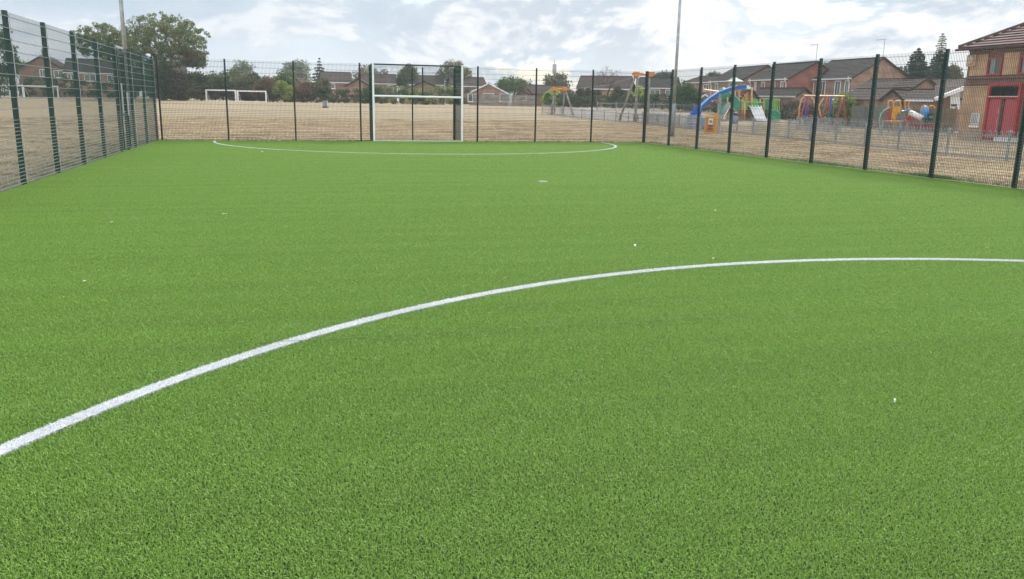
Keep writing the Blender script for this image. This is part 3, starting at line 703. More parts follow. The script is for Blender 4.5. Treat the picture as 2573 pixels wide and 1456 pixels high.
    if chim:
        x, h_ = chim; q = A+ux*x*L+uy*W/2 if kind == 'side' else (A+B)/2+uy*W*x
        c_ = MB().box(zz(q, ridge+h_/2-.2), (.75, .55, h_+.6), (ux, uy, up)).box(zz(q, ridge+h_+.13), (.85, .65, .09), (ux, uy, up))
        for s in (-.18, .18): c_.tube([zz(q+ux*s, ridge+h_+.15), zz(q+ux*s, ridge+h_+.5)], .11, 8)
        c = c_.build('chimney', brick); c.parent = R_; c.data.transform(Matrix.Translation(-Vector(o['org'])))
    if aerial is not None:
        q = A+ux*aerial*L+uy*W/2; h_ = MB().tube([zz(q, ridge), zz(q, ridge+2.2)], .035, 6).tube([zz(q+ux*.2, ridge+2.15), zz(q-ux*1.6, ridge+2.2)], .025, 6)
        for k in range(6): h_.tube([zz(q-ux*(.2+.25*k)-uy*.25, ridge+2.17), zz(q-ux*(.2+.25*k)+uy*.25, ridge+2.17)], .012, 4)
        h_.build('aerial', m_galvf, o)
    return o
def zy(px, py, D): return at(px, py, D)[2]
# far left pair
house(gnd(52, 150), gnd(165, 152), 10, zy(60, 172, 150), zy(105, 141, 150), 'red brick gabled house at the far left with a chimney', m_brick, m_roof, 'gable', wins=((.52, zy(112, 184, 150), 1.0, 1.3), (.87, zy(152, 186, 150), 1.6, 1.3)), chim=(.3, 1.0), barge=m_roofg)
house(gnd(166, 151), gnd(312, 154), 8, zy(200, 181, 151), zy(200, 147, 152), 'long brown brick house with white windows right of the far left gabled house', m_brick2, m_roofg, 'side', wins=((.10, zy(182, 188, 151), 1.2, 1.2), (.42, zy(228, 190, 151), 1.9, 1.2), (.8, zy(285, 190, 151), 1.6, 1.2)), chim=(.93, .9))
house(gnd(380, 165), gnd(470, 168), 8, zy(400, 186, 165), zy(400, 153, 167), 'brick house mostly hidden behind the big spreading tree', m_brick, m_roof, 'side', wins=((.2, zy(395, 200, 165), 1.2, 1.2),))
# middle row
mrow = 'terraced houses seen over the long hedge'
house(gnd(722, 142), gnd(760, 142), 6, zy(740, 212, 142), zy(740, 194, 142), 'small brick gable behind the rusty bush', m_brick, m_roof, 'gable', barge=m_roof)
house(gnd(812, 188), gnd(884, 190), 8, zy(840, 206, 188), zy(840, 181, 190), 'brown roofed house left of the first gabled garage', m_brick, m_roof, 'side', wins=((.3, zy(840, 213, 188), 1.4, 1.1),), group=mrow)
house(gnd(908, 188), gnd(997, 190), 8, zy(950, 209, 188), zy(950, 186, 190), 'brown roofed house seen through the left side of the goal', m_brick, m_roof, 'side', wins=((.25, zy(930, 216, 188), 1.6, 1.2), (.82, zy(978, 216, 188), 1.2, 1.4)), chim=(.08, .9), group=mrow)
house(gnd(1024, 188), gnd(1114, 190), 8, zy(1070, 212, 188), zy(1070, 190, 190), 'brown roofed house seen through the middle of the goal', m_brick, m_roof, 'side', wins=((.12, zy(1035, 219, 188), 1.2, 1.2), (.9, zy(1100, 219, 188), 1.2, 1.2)), chim=(.04, .9), group=mrow)
house(gnd(1137, 188), gnd(1222, 190), 8, zy(1180, 216, 188), zy(1180, 194, 190), 'brown roofed house seen behind the right goal upright', m_brick, m_roof, 'side', wins=((.1, zy(1150, 222, 188), 1.2, 1.2),), group=mrow)
gar = 'gabled garages behind the long hedge'
house(gnd(870, 142), gnd(930, 142), 6, zy(900, 216, 142), zy(900, 199, 142), 'brick gabled garage left of the goal', m_brick2, m_roof, 'gable', name='garage', barge=m_roofg, group=gar)
house(gnd(1020, 142), gnd(1112, 142), 6, zy(1065, 224, 142), zy(1065, 205, 142), 'wide brick gabled garage seen through the goal', m_brick2, m_roof, 'gable', name='garage', barge=m_roofg, group=gar)
house(gnd(1180, 140), gnd(1276, 140), 8, zy(1228, 234, 140), zy(1228, 210, 140), 'brick bungalow with white bargeboards right of the goal', m_brick2, m_roof, 'gable', wins=((.08, zy(1188, 246, 140), 1.6, 1.3), (.5, zy(1228, 246, 140), 1.8, 1.4), (.92, zy(1272, 246, 140), 1.6, 1.3)))
house(gnd(1298, 138), gnd(1332, 138), 4, zy(1315, 240, 138), zy(1315, 228, 138), 'tiny brick outhouse with a dark window', m_brick2, m_roof, 'gable', wins=((.55, zy(1315, 248, 138), 1.0, .7),), barge=m_roofg)
house(gnd(1340, 142), gnd(1440, 144), 8, zy(1390, 236, 142), zy(1390, 215, 144), 'low roofed bungalow behind the lime green bush', m_brick, m_roof, 'side', gutter=False)
house(gnd(1452, 150), gnd(1578, 148), 9, zy(1515, 222, 148), zy(1515, 191, 150), 'wide brown roofed house behind the bare tree', m_brick2, m_roof, 'side', wins=((.2, zy(1480, 232, 150), 1.4, 1.2), (.85, zy(1560, 232, 150), 1.4, 1.2)))
house(gnd(1600, 150), gnd(1694, 148), 8, zy(1650, 220, 148), zy(1650, 195, 150), 'grey roofed house left of the right floodlight column', m_brick, m_roofg, 'side', wins=((.5, zy(1648, 227, 148), 1.8, 1.4), (.9, zy(1684, 227, 148), 1.6, 1.3)))
house(gnd(1718, 150), gnd(1795, 144), 8, zy(1750, 206, 146), zy(1750, 192, 150), 'brown low house behind the big green bush', m_brick2, m_roof, 'side', wins=((.75, zy(1775, 216, 146), 1.2, 1.2),))
# right rows: each seen corner on
big = 'large two storey houses behind the playground'
E_ = 5.7
def W_from(Cpt, pxB, D): return float(np.linalg.norm((gnd(pxB, D)-Cpt)[:2]))
def corner_house(pxA, DA, pxC, DC, pxB, **k):
    A, Cq = gnd(pxA, DA), gnd(pxC, DC); ux = (Cq-A)[:2]; ux /= np.linalg.norm(ux); uy = np.array([-ux[1], ux[0]])
    # distance back along uy until it projects at column pxB
    best = min(np.arange(3, 16, .1), key=lambda t: abs(col_of(Cq[:2]+uy*t)-pxB))
    return A, Cq, float(best)
def col_of(p):
    v_ = np.array([p[0], p[1], 5.0])-EYEV; a = v_@RX; b = v_@UP; c = v_@FW; x = CF*a/c; y = -CF*b/c
    return CW/2+x*math.cos(ROL)-y*math.sin(ROL)
A, B, W = corner_house(1785, 131, 1863, 121, 1985); house(A, B, W, zy(1863, 200, 121), zy(1920, 168, 125), 'brown brick two storey house above the climbing tower', m_brick2, m_roofg, wins=((.22, zy(1800, 214, 128), .9, 1.5), (.68, zy(1840, 213, 123), .9, 1.5)), group=big, pipes=(.05,))
A, B, W = corner_house(1886, 118, 1979, 109, 2113); house(A, B, W, zy(1979, 196, 109), zy(2046, 158, 112), 'red brick two storey house with white windows and downpipes', brickmat('bright_red_brick', (.40, .10, .08), (.33, .085, .068), (.30, .20, .17), 'xy'), m_roofg, wins=((.14, zy(1901, 209, 116), .6, 1.5), (.36, zy(1920, 209, 114), .9, 1.6), (.64, zy(1945, 209, 112), .9, 1.6), (.86, zy(1966, 208, 110), .6, 1.5)), gwins=((.82, zy(2080, 207, 112), 1.0, 1.9),), pipes=(.02, .97), aerial=.98, group=big)
A, B, W = corner_house(2018, 112, 2139, 103, 2285); house(A, B, W, zy(2139, 194, 103), zy(2211, 149, 107), 'largest brown brick two storey house nearest the conifers', m_brick2, m_roofg, wins=((.20, zy(2040, 207, 110), .8, 1.6), (.43, zy(2064, 207, 108), 1.1, 1.8), (.74, zy(2100, 208, 106), 1.1, 1.8), (.92, zy(2126, 208, 104), .8, 1.7)), pipes=(.03, .97), aerial=.99, group=big)
house(gnd(1893, 101), gnd(2000, 97), 4, zy(1940, 240, 99), zy(1940, 223, 101), 'low dark roofed garage block under the red brick house', m_brick2, m_roofg, 'side')
house(gnd(1757, 112), gnd(1788, 112), 4, zy(1770, 250, 112), zy(1770, 237, 112), 'small pale gabled shed behind the blue arch', m_brick2, m_roof, 'gable', barge=m_white)
house(gnd(1868, 92), gnd(1903, 92), 5, zy(1875, 241, 92), zy(1875, 220, 92), 'small brown gabled outbuilding behind the climbing tower', m_brick2, m_roof, 'gable', barge=m_roofg)
bun = 'brown tiled bungalows left of the brick hall'
house(gnd(2150, 92), gnd(2420, 84), 8, zy(2300, 226, 88), zy(2300, 199, 90), 'long brown tiled bungalow roof behind the other bungalows', m_brick2, m_roof, 'side', group=bun, course=.5)
house(gnd(2092, 86), gnd(2214, 80), 7, zy(2150, 250, 82), zy(2150, 223, 84), 'brown tiled bungalow behind the olive bush', m_brick2, m_roof, 'side', group=bun, course=.5, gutter=False)
house(gnd(2262, 74), gnd(2408, 70), 6, zy(2340, 250, 71), zy(2340, 226, 73), 'low brown tiled bungalow with a white gutter behind the toddler climber', m_brick2, m_roof, 'side', group=bun, course=.5)
house(gnd(2224, 74.5), gnd(2270, 73.5), 6, zy(2247, 246, 74), zy(2247, 226, 74), 'narrow brick gable at the left end of the low bungalow', m_brick2, m_roof, 'gable', group=bun, barge=m_roofg)
house(gnd(2294, 83), gnd(2360, 83), 5, zy(2327, 222, 83), zy(2327, 196, 83), 'brick cross gable standing above the low bungalow roof', m_brick2, m_roof, 'gable', group=bun, barge=m_roof)
# white clad porch with sloping white bargeboard beside the hall
pw = thing('porch', gnd(2395, 64), 'white clad lean to porch between the bungalow and the brick hall', 'porch')
for nm, poly, m_, dz in (('wall', ((2350, 250), (2388, 236), (2388, 300), (2350, 300)), m_brick, 0), ('cladding', ((2388, 240), (2412, 231), (2412, 275), (2388, 275)), m_white, .02), ('door', ((2389, 279), (2400, 279), (2400, 300), (2389, 300)), m_dark, .03), ('window', ((2391, 262), (2405, 262), (2405, 268), (2391, 268)), m_glass, .08)):
    pts = [at(a, b, 64-dz) for a, b in poly]; MB().poly_slab(pts, FWH*(.25 if nm == 'wall' else .1)).build(nm, m_, pw)
MB().bar(at(2350, 250, 63.7), at(2422, 222, 63.7), .25, .26).build('bargeboard', m_white, pw)
MB().poly_slab([at(2349, 248, 63.8), at(2421, 220, 63.8), at(2421, 197, 68), at(2349, 215, 68)], (0, 0, -.08)).build('roof', m_roof, pw)

# ------------------------------------------------------------------ BRICK HALL (front wall is the plane x = 39)
HX = 39.0
def hp(px, py): q = planex(px, py, HX); return q[1], q[2]
c0 = hp(2407, 349)[0]                       # y of the far corner
eave_z = hp(2428, 121)[1]; yend = 18.0; hallD = 16.0
hall = thing('brick_hall', (HX, c0, 0), 'two storey tan and red brick hall with red doors at the right edge', 'building')
zb = hp(2430, 211)[1]                        # band between storeys
MB().box((HX+hallD/2, (c0+yend)/2, eave_z/2-.1), (hallD, c0-yend, eave_z+.2)).build('wall', m_brickr, hall)
def patch(name, ya, yb, za, zb_, t, m_, par=hall, x0=HX):
    return MB().box((x0-t/2, (ya+yb)/2, (za+zb_)/2), (t, abs(yb-ya), abs(zb_-za)), None).build(name, m_, par)
def hspan(px0, px1): return hp(px0, 250)[0], hp(px1, 250)[0]
d0, d1 = hp(2478, 300)[0], hp(2560, 300)[0]; dz1 = hp(2500, 245)[1]; tz1 = hp(2500, 216)[1]
w0, w1 = hp(2483, 170)[0], hp(2519, 170)[0]; wz0 = hp(2500, 190)[1]; wz1 = hp(2500, 144)[1]
g = w0-w1; gap_ = hp(2520, 170)[0]-hp(2564, 170)[0]
# tan brick panels, ground floor and first floor
z_l = hp(2440, 214)[1]-.05; z_m = hp(2470, 194)[1]; z_t = hp(2470, 137)[1]
patch('tan_panel', c0, d0+.12, -.1, z_l, .06, m_brickb)
yy = w1; k = 0; spots = []
patch('tan_panel', c0-.25, w0+.06, z_m+.08, z_t, .06, m_brickb)
while yy > yend+4:
    patch('tan_panel', yy-.08, yy-gap_+.08, z_m+.08, z_t, .06, m_brickb); spots.append(yy-gap_); yy = yy-gap_-g
patch('tan_panel', d1-.3, yend, -.1, z_l, .06, m_brickb)
for ytop_, i in zip([w0]+spots, range(9)):
    a, b = ytop_, ytop_-g; mb = MB(); f = .09; hh = wz1-wz0
    for s in (a-f/2, b+f/2): mb.box((HX-.04, s, (wz0+wz1)/2), (.14, f, hh))
    for s in (wz0+f/2, wz1-f/2): mb.box((HX-.041, (a+b)/2, s), (.138, g-2*f, f))
    wd_ = mb.build('window', m_redp, hall)
    p_ = MB().box((HX-.01, (a+b)/2, (wz0+wz1)/2), (.03, g-2*f, hh-2*f)).build('pane', mat('hall_window_glass', (.05, .08, .08), .12, spec=1.)); p_.data.transform(Matrix.Translation(-Vector(hall['org']))); p_.parent = wd_
    p_ = MB().box((HX-.03, a-f-.26*g, (wz0+wz1)/2), (.03, .34*g, hh-2*f)).build('blind', mat('pale_blind', (.25, .30, .30), .6)); p_.data.transform(Matrix.Translation(-Vector(hall['org']))); p_.parent = wd_
# string courses
for z in (z_l+.12, z_m-.05): patch('string_course', c0-.01, yend+.01, z-.05, z+.05, .11, m_brickr)
mb = MB()
yq = c0-.1
while yq > yend: mb.box((HX-.06, yq, z_t+.32), (.12, .12, .22)); yq -= .26
mb.build('dentil_course', m_brickr, hall)
patch('cornice', c0-.005, yend+.01, z_t+.46, z_t+.60, .16, m_brickr)
# doors
zdl = .12; dm = (d0+d1)/2
dr = patch('door', d0-.16, dm+.12, zdl, dz1-.1, .09, m_red); dr2 = patch('door', dm-.12, d1+.16, zdl, dz1-.1, .09, m_red)
patch('door_post', dm+.11, dm-.11, 0, dz1-.1, .12, mat('brown_timber_post', (.09, .05, .04), .7))
mb = MB()
for s in (d0-.07, d1+.07): mb.box((HX-.09, s, tz1/2), (.18, .14, tz1))
mb.box((HX-.085, (d0+d1)/2, tz1+.06), (.18, d0-d1+.02, .14)); mb.box((HX-.09, (d0+d1)/2, dz1), (.18, d0-d1-.3, .14)); mb.build('door_frame', m_redp, hall)
tp = patch('transom', d0-.15, d1+.15, dz1+.08, tz1-.02, .05, m_dark)
mb = MB()
for i in range(18): mb.box((HX-.075, d0-.25-(d0-d1-.5)*i/17, (dz1+tz1)/2), (.03, .035, tz1-dz1-.12))
mb.build('transom_bars', m_black, hall)
patch('lintel_line', d0-.1, d1+.1, dz1+.03, dz1+.07, .2, m_white)
# barred vent window on the ground floor and sill
v0, v1 = hp(2443, 300)[0], hp(2463, 300)[0]; vz0 = hp(2453, 313)[1]; vz1 = hp(2453, 285)[1]
bw = patch('barred_window', v0, v1, vz0, vz1, .10, m_white); mb = MB()
for i in range(4): mb.box((HX-.115, v0-(v0-v1)*(i+.9)/4.9, (vz0+vz1)/2), (.03, .045, vz1-vz0-.1))
b_ = mb.build('bars', m_galvf); b_.data.transform(Matrix.Translation(-Vector(hall['org']))); b_.parent = bw
patch('sill', v0+.05, v1-.05, vz0-.18, vz0-.06, .16, m_white)
a0, a1 = hp(2436, 152)[0], hp(2458, 152)[0]; az = hp(2447, 152)[1]
patch('alarm_box', a0, a1, az-.36, az+.30, .20, m_brickb)
MB().tube([(HX-.2, (a0+a1)/2, az), (HX-.27, (a0+a1)/2, az)], .22, 16).build('alarm_bell', mat('cream_plastic', (.5, .42, .3), .5), hall)
# door step
patch('step', d1+1.0, d1-.2, 0, .22, .5, m_white)
# hipped tiled roof
ov = .45; rise = hallD/2*math.tan(R(29)); rz_ = eave_z+.12
e = [np.array([HX-ov, c0+ov, rz_-.15]), np.array([HX-ov, yend-ov, rz_-.15]), np.array([HX+hallD+ov, yend-ov, rz_-.15]), np.array([HX+hallD+ov, c0+ov, rz_-.15])]
r_a = np.array([HX+hallD/2, c0-hallD/2, rz_+rise]); r_b = np.array([HX+hallD/2, yend+hallD/2, rz_+rise])
if r_b[1] > r_a[1]: r_b = r_a-np.array([0, .5, 0])
mb = MB(); roof_plane(mb, e[0], e[1], r_a, r_b, .34, .06); roof_plane(mb, e[3], e[2], r_a, r_b, .34, .06); roof_plane(mb, e[0], e[3], r_a, r_a+np.array([.01, 0, 0]), .34, .06); roof_plane(mb, e[1], e[2], r_b, r_b+np.array([.01, 0, 0]), .34, .06)
mb.bar(e[0]+np.array([0, 0, .1]), r_a+np.array([0, 0, .1]), .2, .12); mb.build('roof', m_roofr, hall)
MB().tube([e[0]+np.array([-.05, .1, -.1]), e[1]+np.array([-.05, 0, -.1])], .07, 8).build('gutter', m_roofr, hall)
MB().poly_slab([(HX, c0, rz_-.12), (HX-ov, c0+ov, rz_-.12), (HX-ov, yend, rz_-.12), (HX, yend, rz_-.12)], (0, 0, -.04)).build('soffit', m_roofr, hall)

# ------------------------------------------------------------------ PLAYGROUND
# rubber / gravel surface
def surface(name, pxs, m_, dz=.01):
    pts = [G(*q) for q in pxs]; n = len(pts); cen_ = sum(pts)/n; mb = MB(); rings = 14
    vs = []
    for k in range(rings+1):
        for p in pts:
            q = cen_+(p-cen_)*k/rings; vs.append((q[0], q[1], terr(q[0], q[1])+dz))
    fs = [(k*n+i, (k+1)*n+i, (k+1)*n+(i+1) % n, k*n+(i+1) % n) for k in range(rings) for i in range(n)]
    o = mb.add(vs, fs).build(name, m_); tag(o, kind='structure')
m_surf = mat('grey_safety_surface', (.26, .235, .21), .95, var=.2, scale=1.5, bump=.3)
surface('safety_surface', [(1372, 286), (1440, 296), (1560, 303), (1640, 309), (1720, 306), (1750, 290), (1650, 279), (1500, 273), (1372, 271)], m_surf)
surface('play_path', [(1790, 318), (1950, 322), (2120, 330), (2330, 338), (2400, 334), (2200, 318), (2000, 306), (1850, 300), (1780, 300)], mat('worn_gravel', (.34, .27, .19), .95, var=.25, scale=.8, bump=.4), .008)

def bow_fence(pts, label, hgt=1.0, every=2.5, skip=None, m_=m_galvf):
    o = thing('bow_top_fence', pts[0], label, 'fence', 'bow topped railings around the playground')
    tot = 0
    for a, b in zip(pts[:-1], pts[1:]):
        a, b = np.array(a), np.array(b); L = np.linalg.norm(b-a); k = max(1, int(round(L/every)))
        for i in range(k):
            p = a+(b-a)*i/k; q = a+(b-a)*(i+1)/k; p[2] = terr(p[0], p[1]); q[2] = terr(q[0], q[1])
            MB().box(p+np.array([0, 0, hgt*.52]), (.07, .07, hgt*1.06)).build('post', m_, o)
            mb = MB(); u_ = np.array([0, 0, 1.])
            for z in (.10, hgt*.84): mb.bar(p+u_*z, q+u_*z, .012, .045)
            n = int(np.linalg.norm(q-p)/.115); n -= n % 2
            for j in range(n):
                t = (j+.5)/n; s0 = p+(q-p)*t; mb.box(s0+u_*(hgt*.45+.04), (.014, .014, hgt*.9))
            for j in range(0, n, 2):
                s0 = p+(q-p)*(j+.5)/n; s1 = p+(q-p)*(j+1.5)/n; c_ = (s0+s1)/2; r_ = (s1-s0)/2
                mb.tube([c_-r_*math.cos(th)+u_*(hgt*.9+.04+np.linalg.norm(r_)*math.sin(th)*1.1) for th in np.linspace(0, math.pi, 6)], .011, 4, False)
            mb.build('railing', m_, o)
    return o
bow_fence([G(1362, 284), G(1462, 299), G(1612, 311), G(1706, 324), G(1768, 331)], 'grey bow topped railing running past the zip wire to the yellow gate')
bow_fence([G(1803, 334), G(1851, 337), G(1980, 350), G(2255, 380), G(2377, 394), G(2528, 407), G(2573+220, 430)], 'grey bow topped railing running from the yellow gate to the brick hall doors')
bow_fence([G(2000, 326), G(2111, 337), G(2214, 343), G(2310, 344), G(2402, 346)], 'grey bow topped railing behind the toddler climber')
bow_fence([G(1500, 277), G(1690, 281), G(1850, 285), G(2000, 293)], 'grey bow topped railing behind the climbing tower')

def item(name, px, py, label, cat, group=None):
    p = G(px, py); o = thing(name, p, label, cat, group); D = depth(p)
    return o, D
# timber boundary fence right
def timber_fence(pts, hgt, label, m_=m_wood):
    o = thing('timber_fence', pts[0], label, 'fence'); mb = MB()
    for a, b in zip(pts[:-1], pts[1:]):
        a, b = np.array(a), np.array(b); L = np.linalg.norm(b-a); n = int(L/.16)
        for j in range(n):
            p = a+(b-a)*(j+.5)/n; p[2] = terr(p[0], p[1]); mb.box(p+np.array([0, 0, hgt/2+rng.uniform(-.02, .02)]), (.13, .03, hgt), None)
        for t in np.arange(0, 1.001, 1/max(1, round(L/2))):
            p = a+(b-a)*t; p[2] = terr(p[0], p[1]); MB().box(p+np.array([0, .06, hgt/2+.05]), (.1, .1, hgt+.1)).build('post', m_, o)
    mb.build('boards', m_, o)
timber_fence([gnd(2270, 68), gnd(2340, 64), gnd(2412, 60)], 1.8, 'brown timber board fence between the bungalow and the hall')
timber_fence([gnd(2150, 76), gnd(2265, 70)], 1.9, 'grey weathered timber fence behind the right railings', mat('grey_timber', (.20, .21, .19), .9))
timber_fence([gnd(1255, 131), gnd(1190, 131)], 1.7, 'grey timber fence in front of the white gabled bungalow', m_pole)
timber_fence([gnd(1345, 131), gnd(1262, 131)], 1.7, 'grey timber fence in front of the tiny brick outhouse', m_pole)

# zip wire
def zipframe(px0, px1, ytop, legs, poles, base, label, th=.11):
    o, D = item('zip_wire_frame', base[0], base[1], label, 'zip wire', 'end frames of the zip wire')
    k = .5
    for i, (x0, y0, x1, y1, dd) in enumerate(legs):
        MB().tube([at(x0, y0, D), at(x1, y1, D+dd)], [th*.9, th], 10).build('leg', m_pole, o, True)
    MB().tube([at(px0, ytop, D), at(px1, ytop+.5, D)], .13, 10).build('crossbeam', m_oran, o, True)
    for x in (px0, px1):
        q = at(x, ytop, D); MB().box(q, (.42, .42, .42)).box(q+RX*.28, (.2, .25, .2)).box(q-RX*.28, (.2, .25, .2)).build('bracket', m_oran, o)
    return o, D
za, Da = zipframe(1599, 1634, 187, ((1597, 190, 1556, 303, 1), (1602, 190, 1596, 309, 0), (1632, 190, 1627, 310, 0)), 0, (1600, 309), 'tall timber zip wire frame with orange top beside the far right corner post')
zb_, Db = zipframe(1393, 1419, 224, ((1392, 226, 1387, 288, 0), (1418, 226, 1414, 290, 1), (1420, 226, 1442, 293, -1), (1396, 226, 1393, 284, 2)), 0, (1400, 289), 'distant timber zip wire frame with orange top before the lime bush', .10)
wire = MB().tube([at(1600, 193, Da), at(1530, 214, (Da*2+Db)/3), at(1420, 226, Db)], .02, 5).build('cable', m_galvf, za)
z = at(1588, 205, Da+1); MB().tube([z, z-np.array([0, 0, .05])], .05, 8).build('trolley', m_black, za)
bm_ = MB(); c_ = at(1592, 221, Da+.8)
bm_.tube([c_-RX*.1, c_+RX*.0, c_+RX*.12], [.30, .44, .32], 16); b_ = bm_.build('buffer', m_rubber, za, True)
# picnic furniture
def picnic(px, py, label, w_=1.6, bench=False):
    o, D = item('picnic_bench', px, py, label, 'bench', 'weathered picnic benches in the play area'); b = np.array(o['org']); u_ = np.array([0, 0, 1.]); ax = (RX, FWH, u_)
    MB().box(b+u_*.74, (w_, .75, .06), ax).build('table_top', m_pole, o)
    for s in (-1, 1):
        MB().box(b+u_*.45+FWH*s*.65, (w_, .26, .05), ax).build('seat', m_pole, o)
        f = MB(); 
        for t in (-1, 1): f.bar(b+RX*s*w_*.35+FWH*t*.62, b+RX*s*w_*.35+FWH*t*.2+u_*.71, .07, .09)
        f.box(b+RX*s*w_*.35+u_*.38, (.06, 1.4, .09), ax); f.build('leg_frame', m_pole, o)
picnic(1576, 306, 'low weathered picnic bench at the foot of the near zip wire frame', 1.9)
picnic(1614, 309, 'picnic bench directly behind the far right corner post', 1.3)
picnic(1638, 313, 'picnic bench just right of the far right corner post', 1.2)
picnic(2386, 318, 'dark picnic bench by the brick hall corner', 1.6)

# blue arch slide
o, D = item('arch_climber', 1738, 325, 'tall blue curved arch climber rising from blue steps to the tower roof', 'climbing frame')
pts = [(1745, 286), (1760, 268), (1782, 248), (1805, 233), (1830, 223), (1852, 217), (1874, 215)]
D2 = D+6
for s, nm in ((0, 'rail'), (.7, 'rail')):
    mb = MB(); P_ = [at(x, y+4, D+(D2-D)*i/6)+FWH*s for i, (x, y) in enumerate(pts)]
    for a, b in zip(P_[:-1], P_[1:]): mb.bar(a-(b-a)*.03, b+(b-a)*.03, .10, .27)
    mb.build(nm, m_blue, o)
mb = MB()
P_ = [at(x, y+4, D+(D2-D)*i/6) for i, (x, y) in enumerate(pts)]
for a, b in zip(P_[:-1], P_[1:]):
    for t in (0, .5): q = a+(b-a)*t; mb.tube([q, q+FWH*.7], .03, 6)
mb.build('rungs', m_galvf, o)
mb = MB()
for a, b in zip(P_[:-1], P_[1:]): mb.bar(a+(0, 0, .16), b+(0, 0, .16), .13, .05)
mb.build('rail_cap', m_blul, o)
mb = MB(); mb.bar(at(1737, 290, D), at(1752, 270, D), .1, .3); mb.bar(at(1756, 290, D-.3), at(1764, 268, D-.3), .12, .2); mb.build('foot_rail', m_blue, o)
MB().bar(at(1755, 291, D-.4), at(1763, 268, D-.4), .10, .07).build('handle', m_blul, o)
MB().box(at(1746, 291.5, D), (.9, .8, .12), (RX, FWH, (0, 0, 1))).build('platform', m_blul, o)
for i in range(4):
    q = at(1744-i*1.5, 298+i*7, D-.2*i); MB().box(q, (1.0, .3, .10), (RX, FWH, (0, 0, 1))).build('step', m_blul if i % 2 else m_blue, o)
for x0, x1 in ((1733, 1722), (1756, 1754)): MB().bar(at(x0, 292, D-.1), at(x1, 323, D-.9), .08, .08).build('leg', m_galvf, o)
MB().tube([at(1808, 236, D+3), np.append(at(1808, 236, D+3)[:2], 0)], .09, 10).build('support_post', m_galvf, o)
MB().tube([at(1768, 226, D+12), at(1812, 234, D+12)], [.08, .14], 8).build('boom', m_yell, o)

# yellow gate with sign
o, D = item('playground_gate', 1785, 338, 'yellow barred playground gate carrying a white and red notice', 'gate')
hgt = (337-292)/CF*D; wd_ = 29/CF*D; b = np.array(o['org']); u_ = np.array([0, 0, 1.]); ax = (RX, FWH, u_)
mb = MB()
for s in (-1, 1): mb.box(b+RX*s*wd_/2+u_*hgt/2, (.07, .06, hgt), ax)
for z in (.04, hgt-.04): mb.box(b+u_*(z+.002), (wd_-.07, .055, .07), ax)
mb.build('frame', m_yel, o); mb = MB()
for i in range(1, 9): mb.box(b+RX*wd_*(-.5+i/9)+u_*hgt/2, (.028, .028, hgt-.14), ax)
mb.box(b+RX*wd_*.42+u_*(hgt+.08), (.16, .1, .18), ax)
mb.build('bars', m_yel, o)
MB().box(b+FWH*.03+u_*hgt/2, (wd_-.1, .012, hgt-.2), ax).build('back_plate', m_yel, o)
MB().box(b-FWH*.05-RX*.05+u_*hgt*.69, (.27, .02, hgt*.33), ax).build('notice', m_white, o)
ms_ = MB().tube([b-FWH*.064-RX*.05+u_*hgt*.69, b-FWH*.068-RX*.05+u_*hgt*.69], .1, 16); ms_.build('no_dogs_symbol', m_galvf, o)
MB().bar(b-FWH*.072-RX*.08+u_*hgt*.63, b-FWH*.072-RX*.02+u_*hgt*.75, .01, .03).build('symbol_mark', m_dark, o)
for z, h_ in ((.46, .10), (.29, .13)): MB().box(b-FWH*.052-RX*.05+u_*hgt*z, (.29, .02, hgt*h_), ax).build('red_notice', m_redp, o)
MB().box(b+RX*(wd_/2+.12)+u_*.6, (.1, .1, 1.2), ax).build('hinge_post', m_galvf, o)
# spring toy, bin
o, D = item('spring_rocker', 1767, 329, 'small blue rocker behind the yellow gate', 'play equipment'); b = np.array(o['org'])
MB().poly_slab([b+RX*x+u_*z for x, z in ((-.25, .3), (.22, .3), (.3, .6), (.15, .9), (-.2, .85), (-.32, .55))], FWH*.15).build('body', m_blul, o)
MB().tube([b+RX*.15*math.cos(t)+FWH*.15*math.sin(t)+u_*(.02+t*.015) for t in np.linspace(0, 18, 60)], .02, 5).build('spring', m_rubber, o)
o, D = item('litter_bin', 1845, 314, 'grey blue litter bin by the climbing tower', 'bin'); b = np.array(o['org'])
MB().tube([b, b+u_*.9], .26, 14).build('bin_body', mat('grey_blue_plastic', (.22, .26, .42), .5), o, True)
MB().tube([b+u_*.9, b+u_*1.02, b+u_*1.12], [.3, .3, .12], 14).build('bin_lid', mat('navy_plastic', (.03, .03, .10), .4), o)
MB().box(b-FWH*.27+u_*1.0, (.26, .1, .16), ax).build('bin_mouth', m_dark, o)

# climbing tower (big unit)
o, D = item('climbing_tower', 1880, 306, 'large green and yellow multi play tower with pyramid roof and wide white slide', 'climbing frame')
D = D+2.5; P = lambda x, y, d=0.: at(x, y, D+d)
def gz(p): q = np.array(p); q[2] = terr(q[0], q[1]); return q
def post(x, ytop, m_=m_yell, d=0., r=.09): MB().tube([gz(P(x, 300, d)), P(x, ytop, d)], r, 8).build('post', m_, o, True)
for x, yt, d in ((1828, 236, 0), (1834, 236, 1.5), (1847, 224, 0), (1857, 226, 0), (1865, 250, 0), (1878, 231, 1.5), (1889, 219, 0), (1871, 258, -1), (1910, 249, 1.5), (1920, 249, 0)): post(x, yt, m_yell if (x*7) % 3 else m_oran, d)
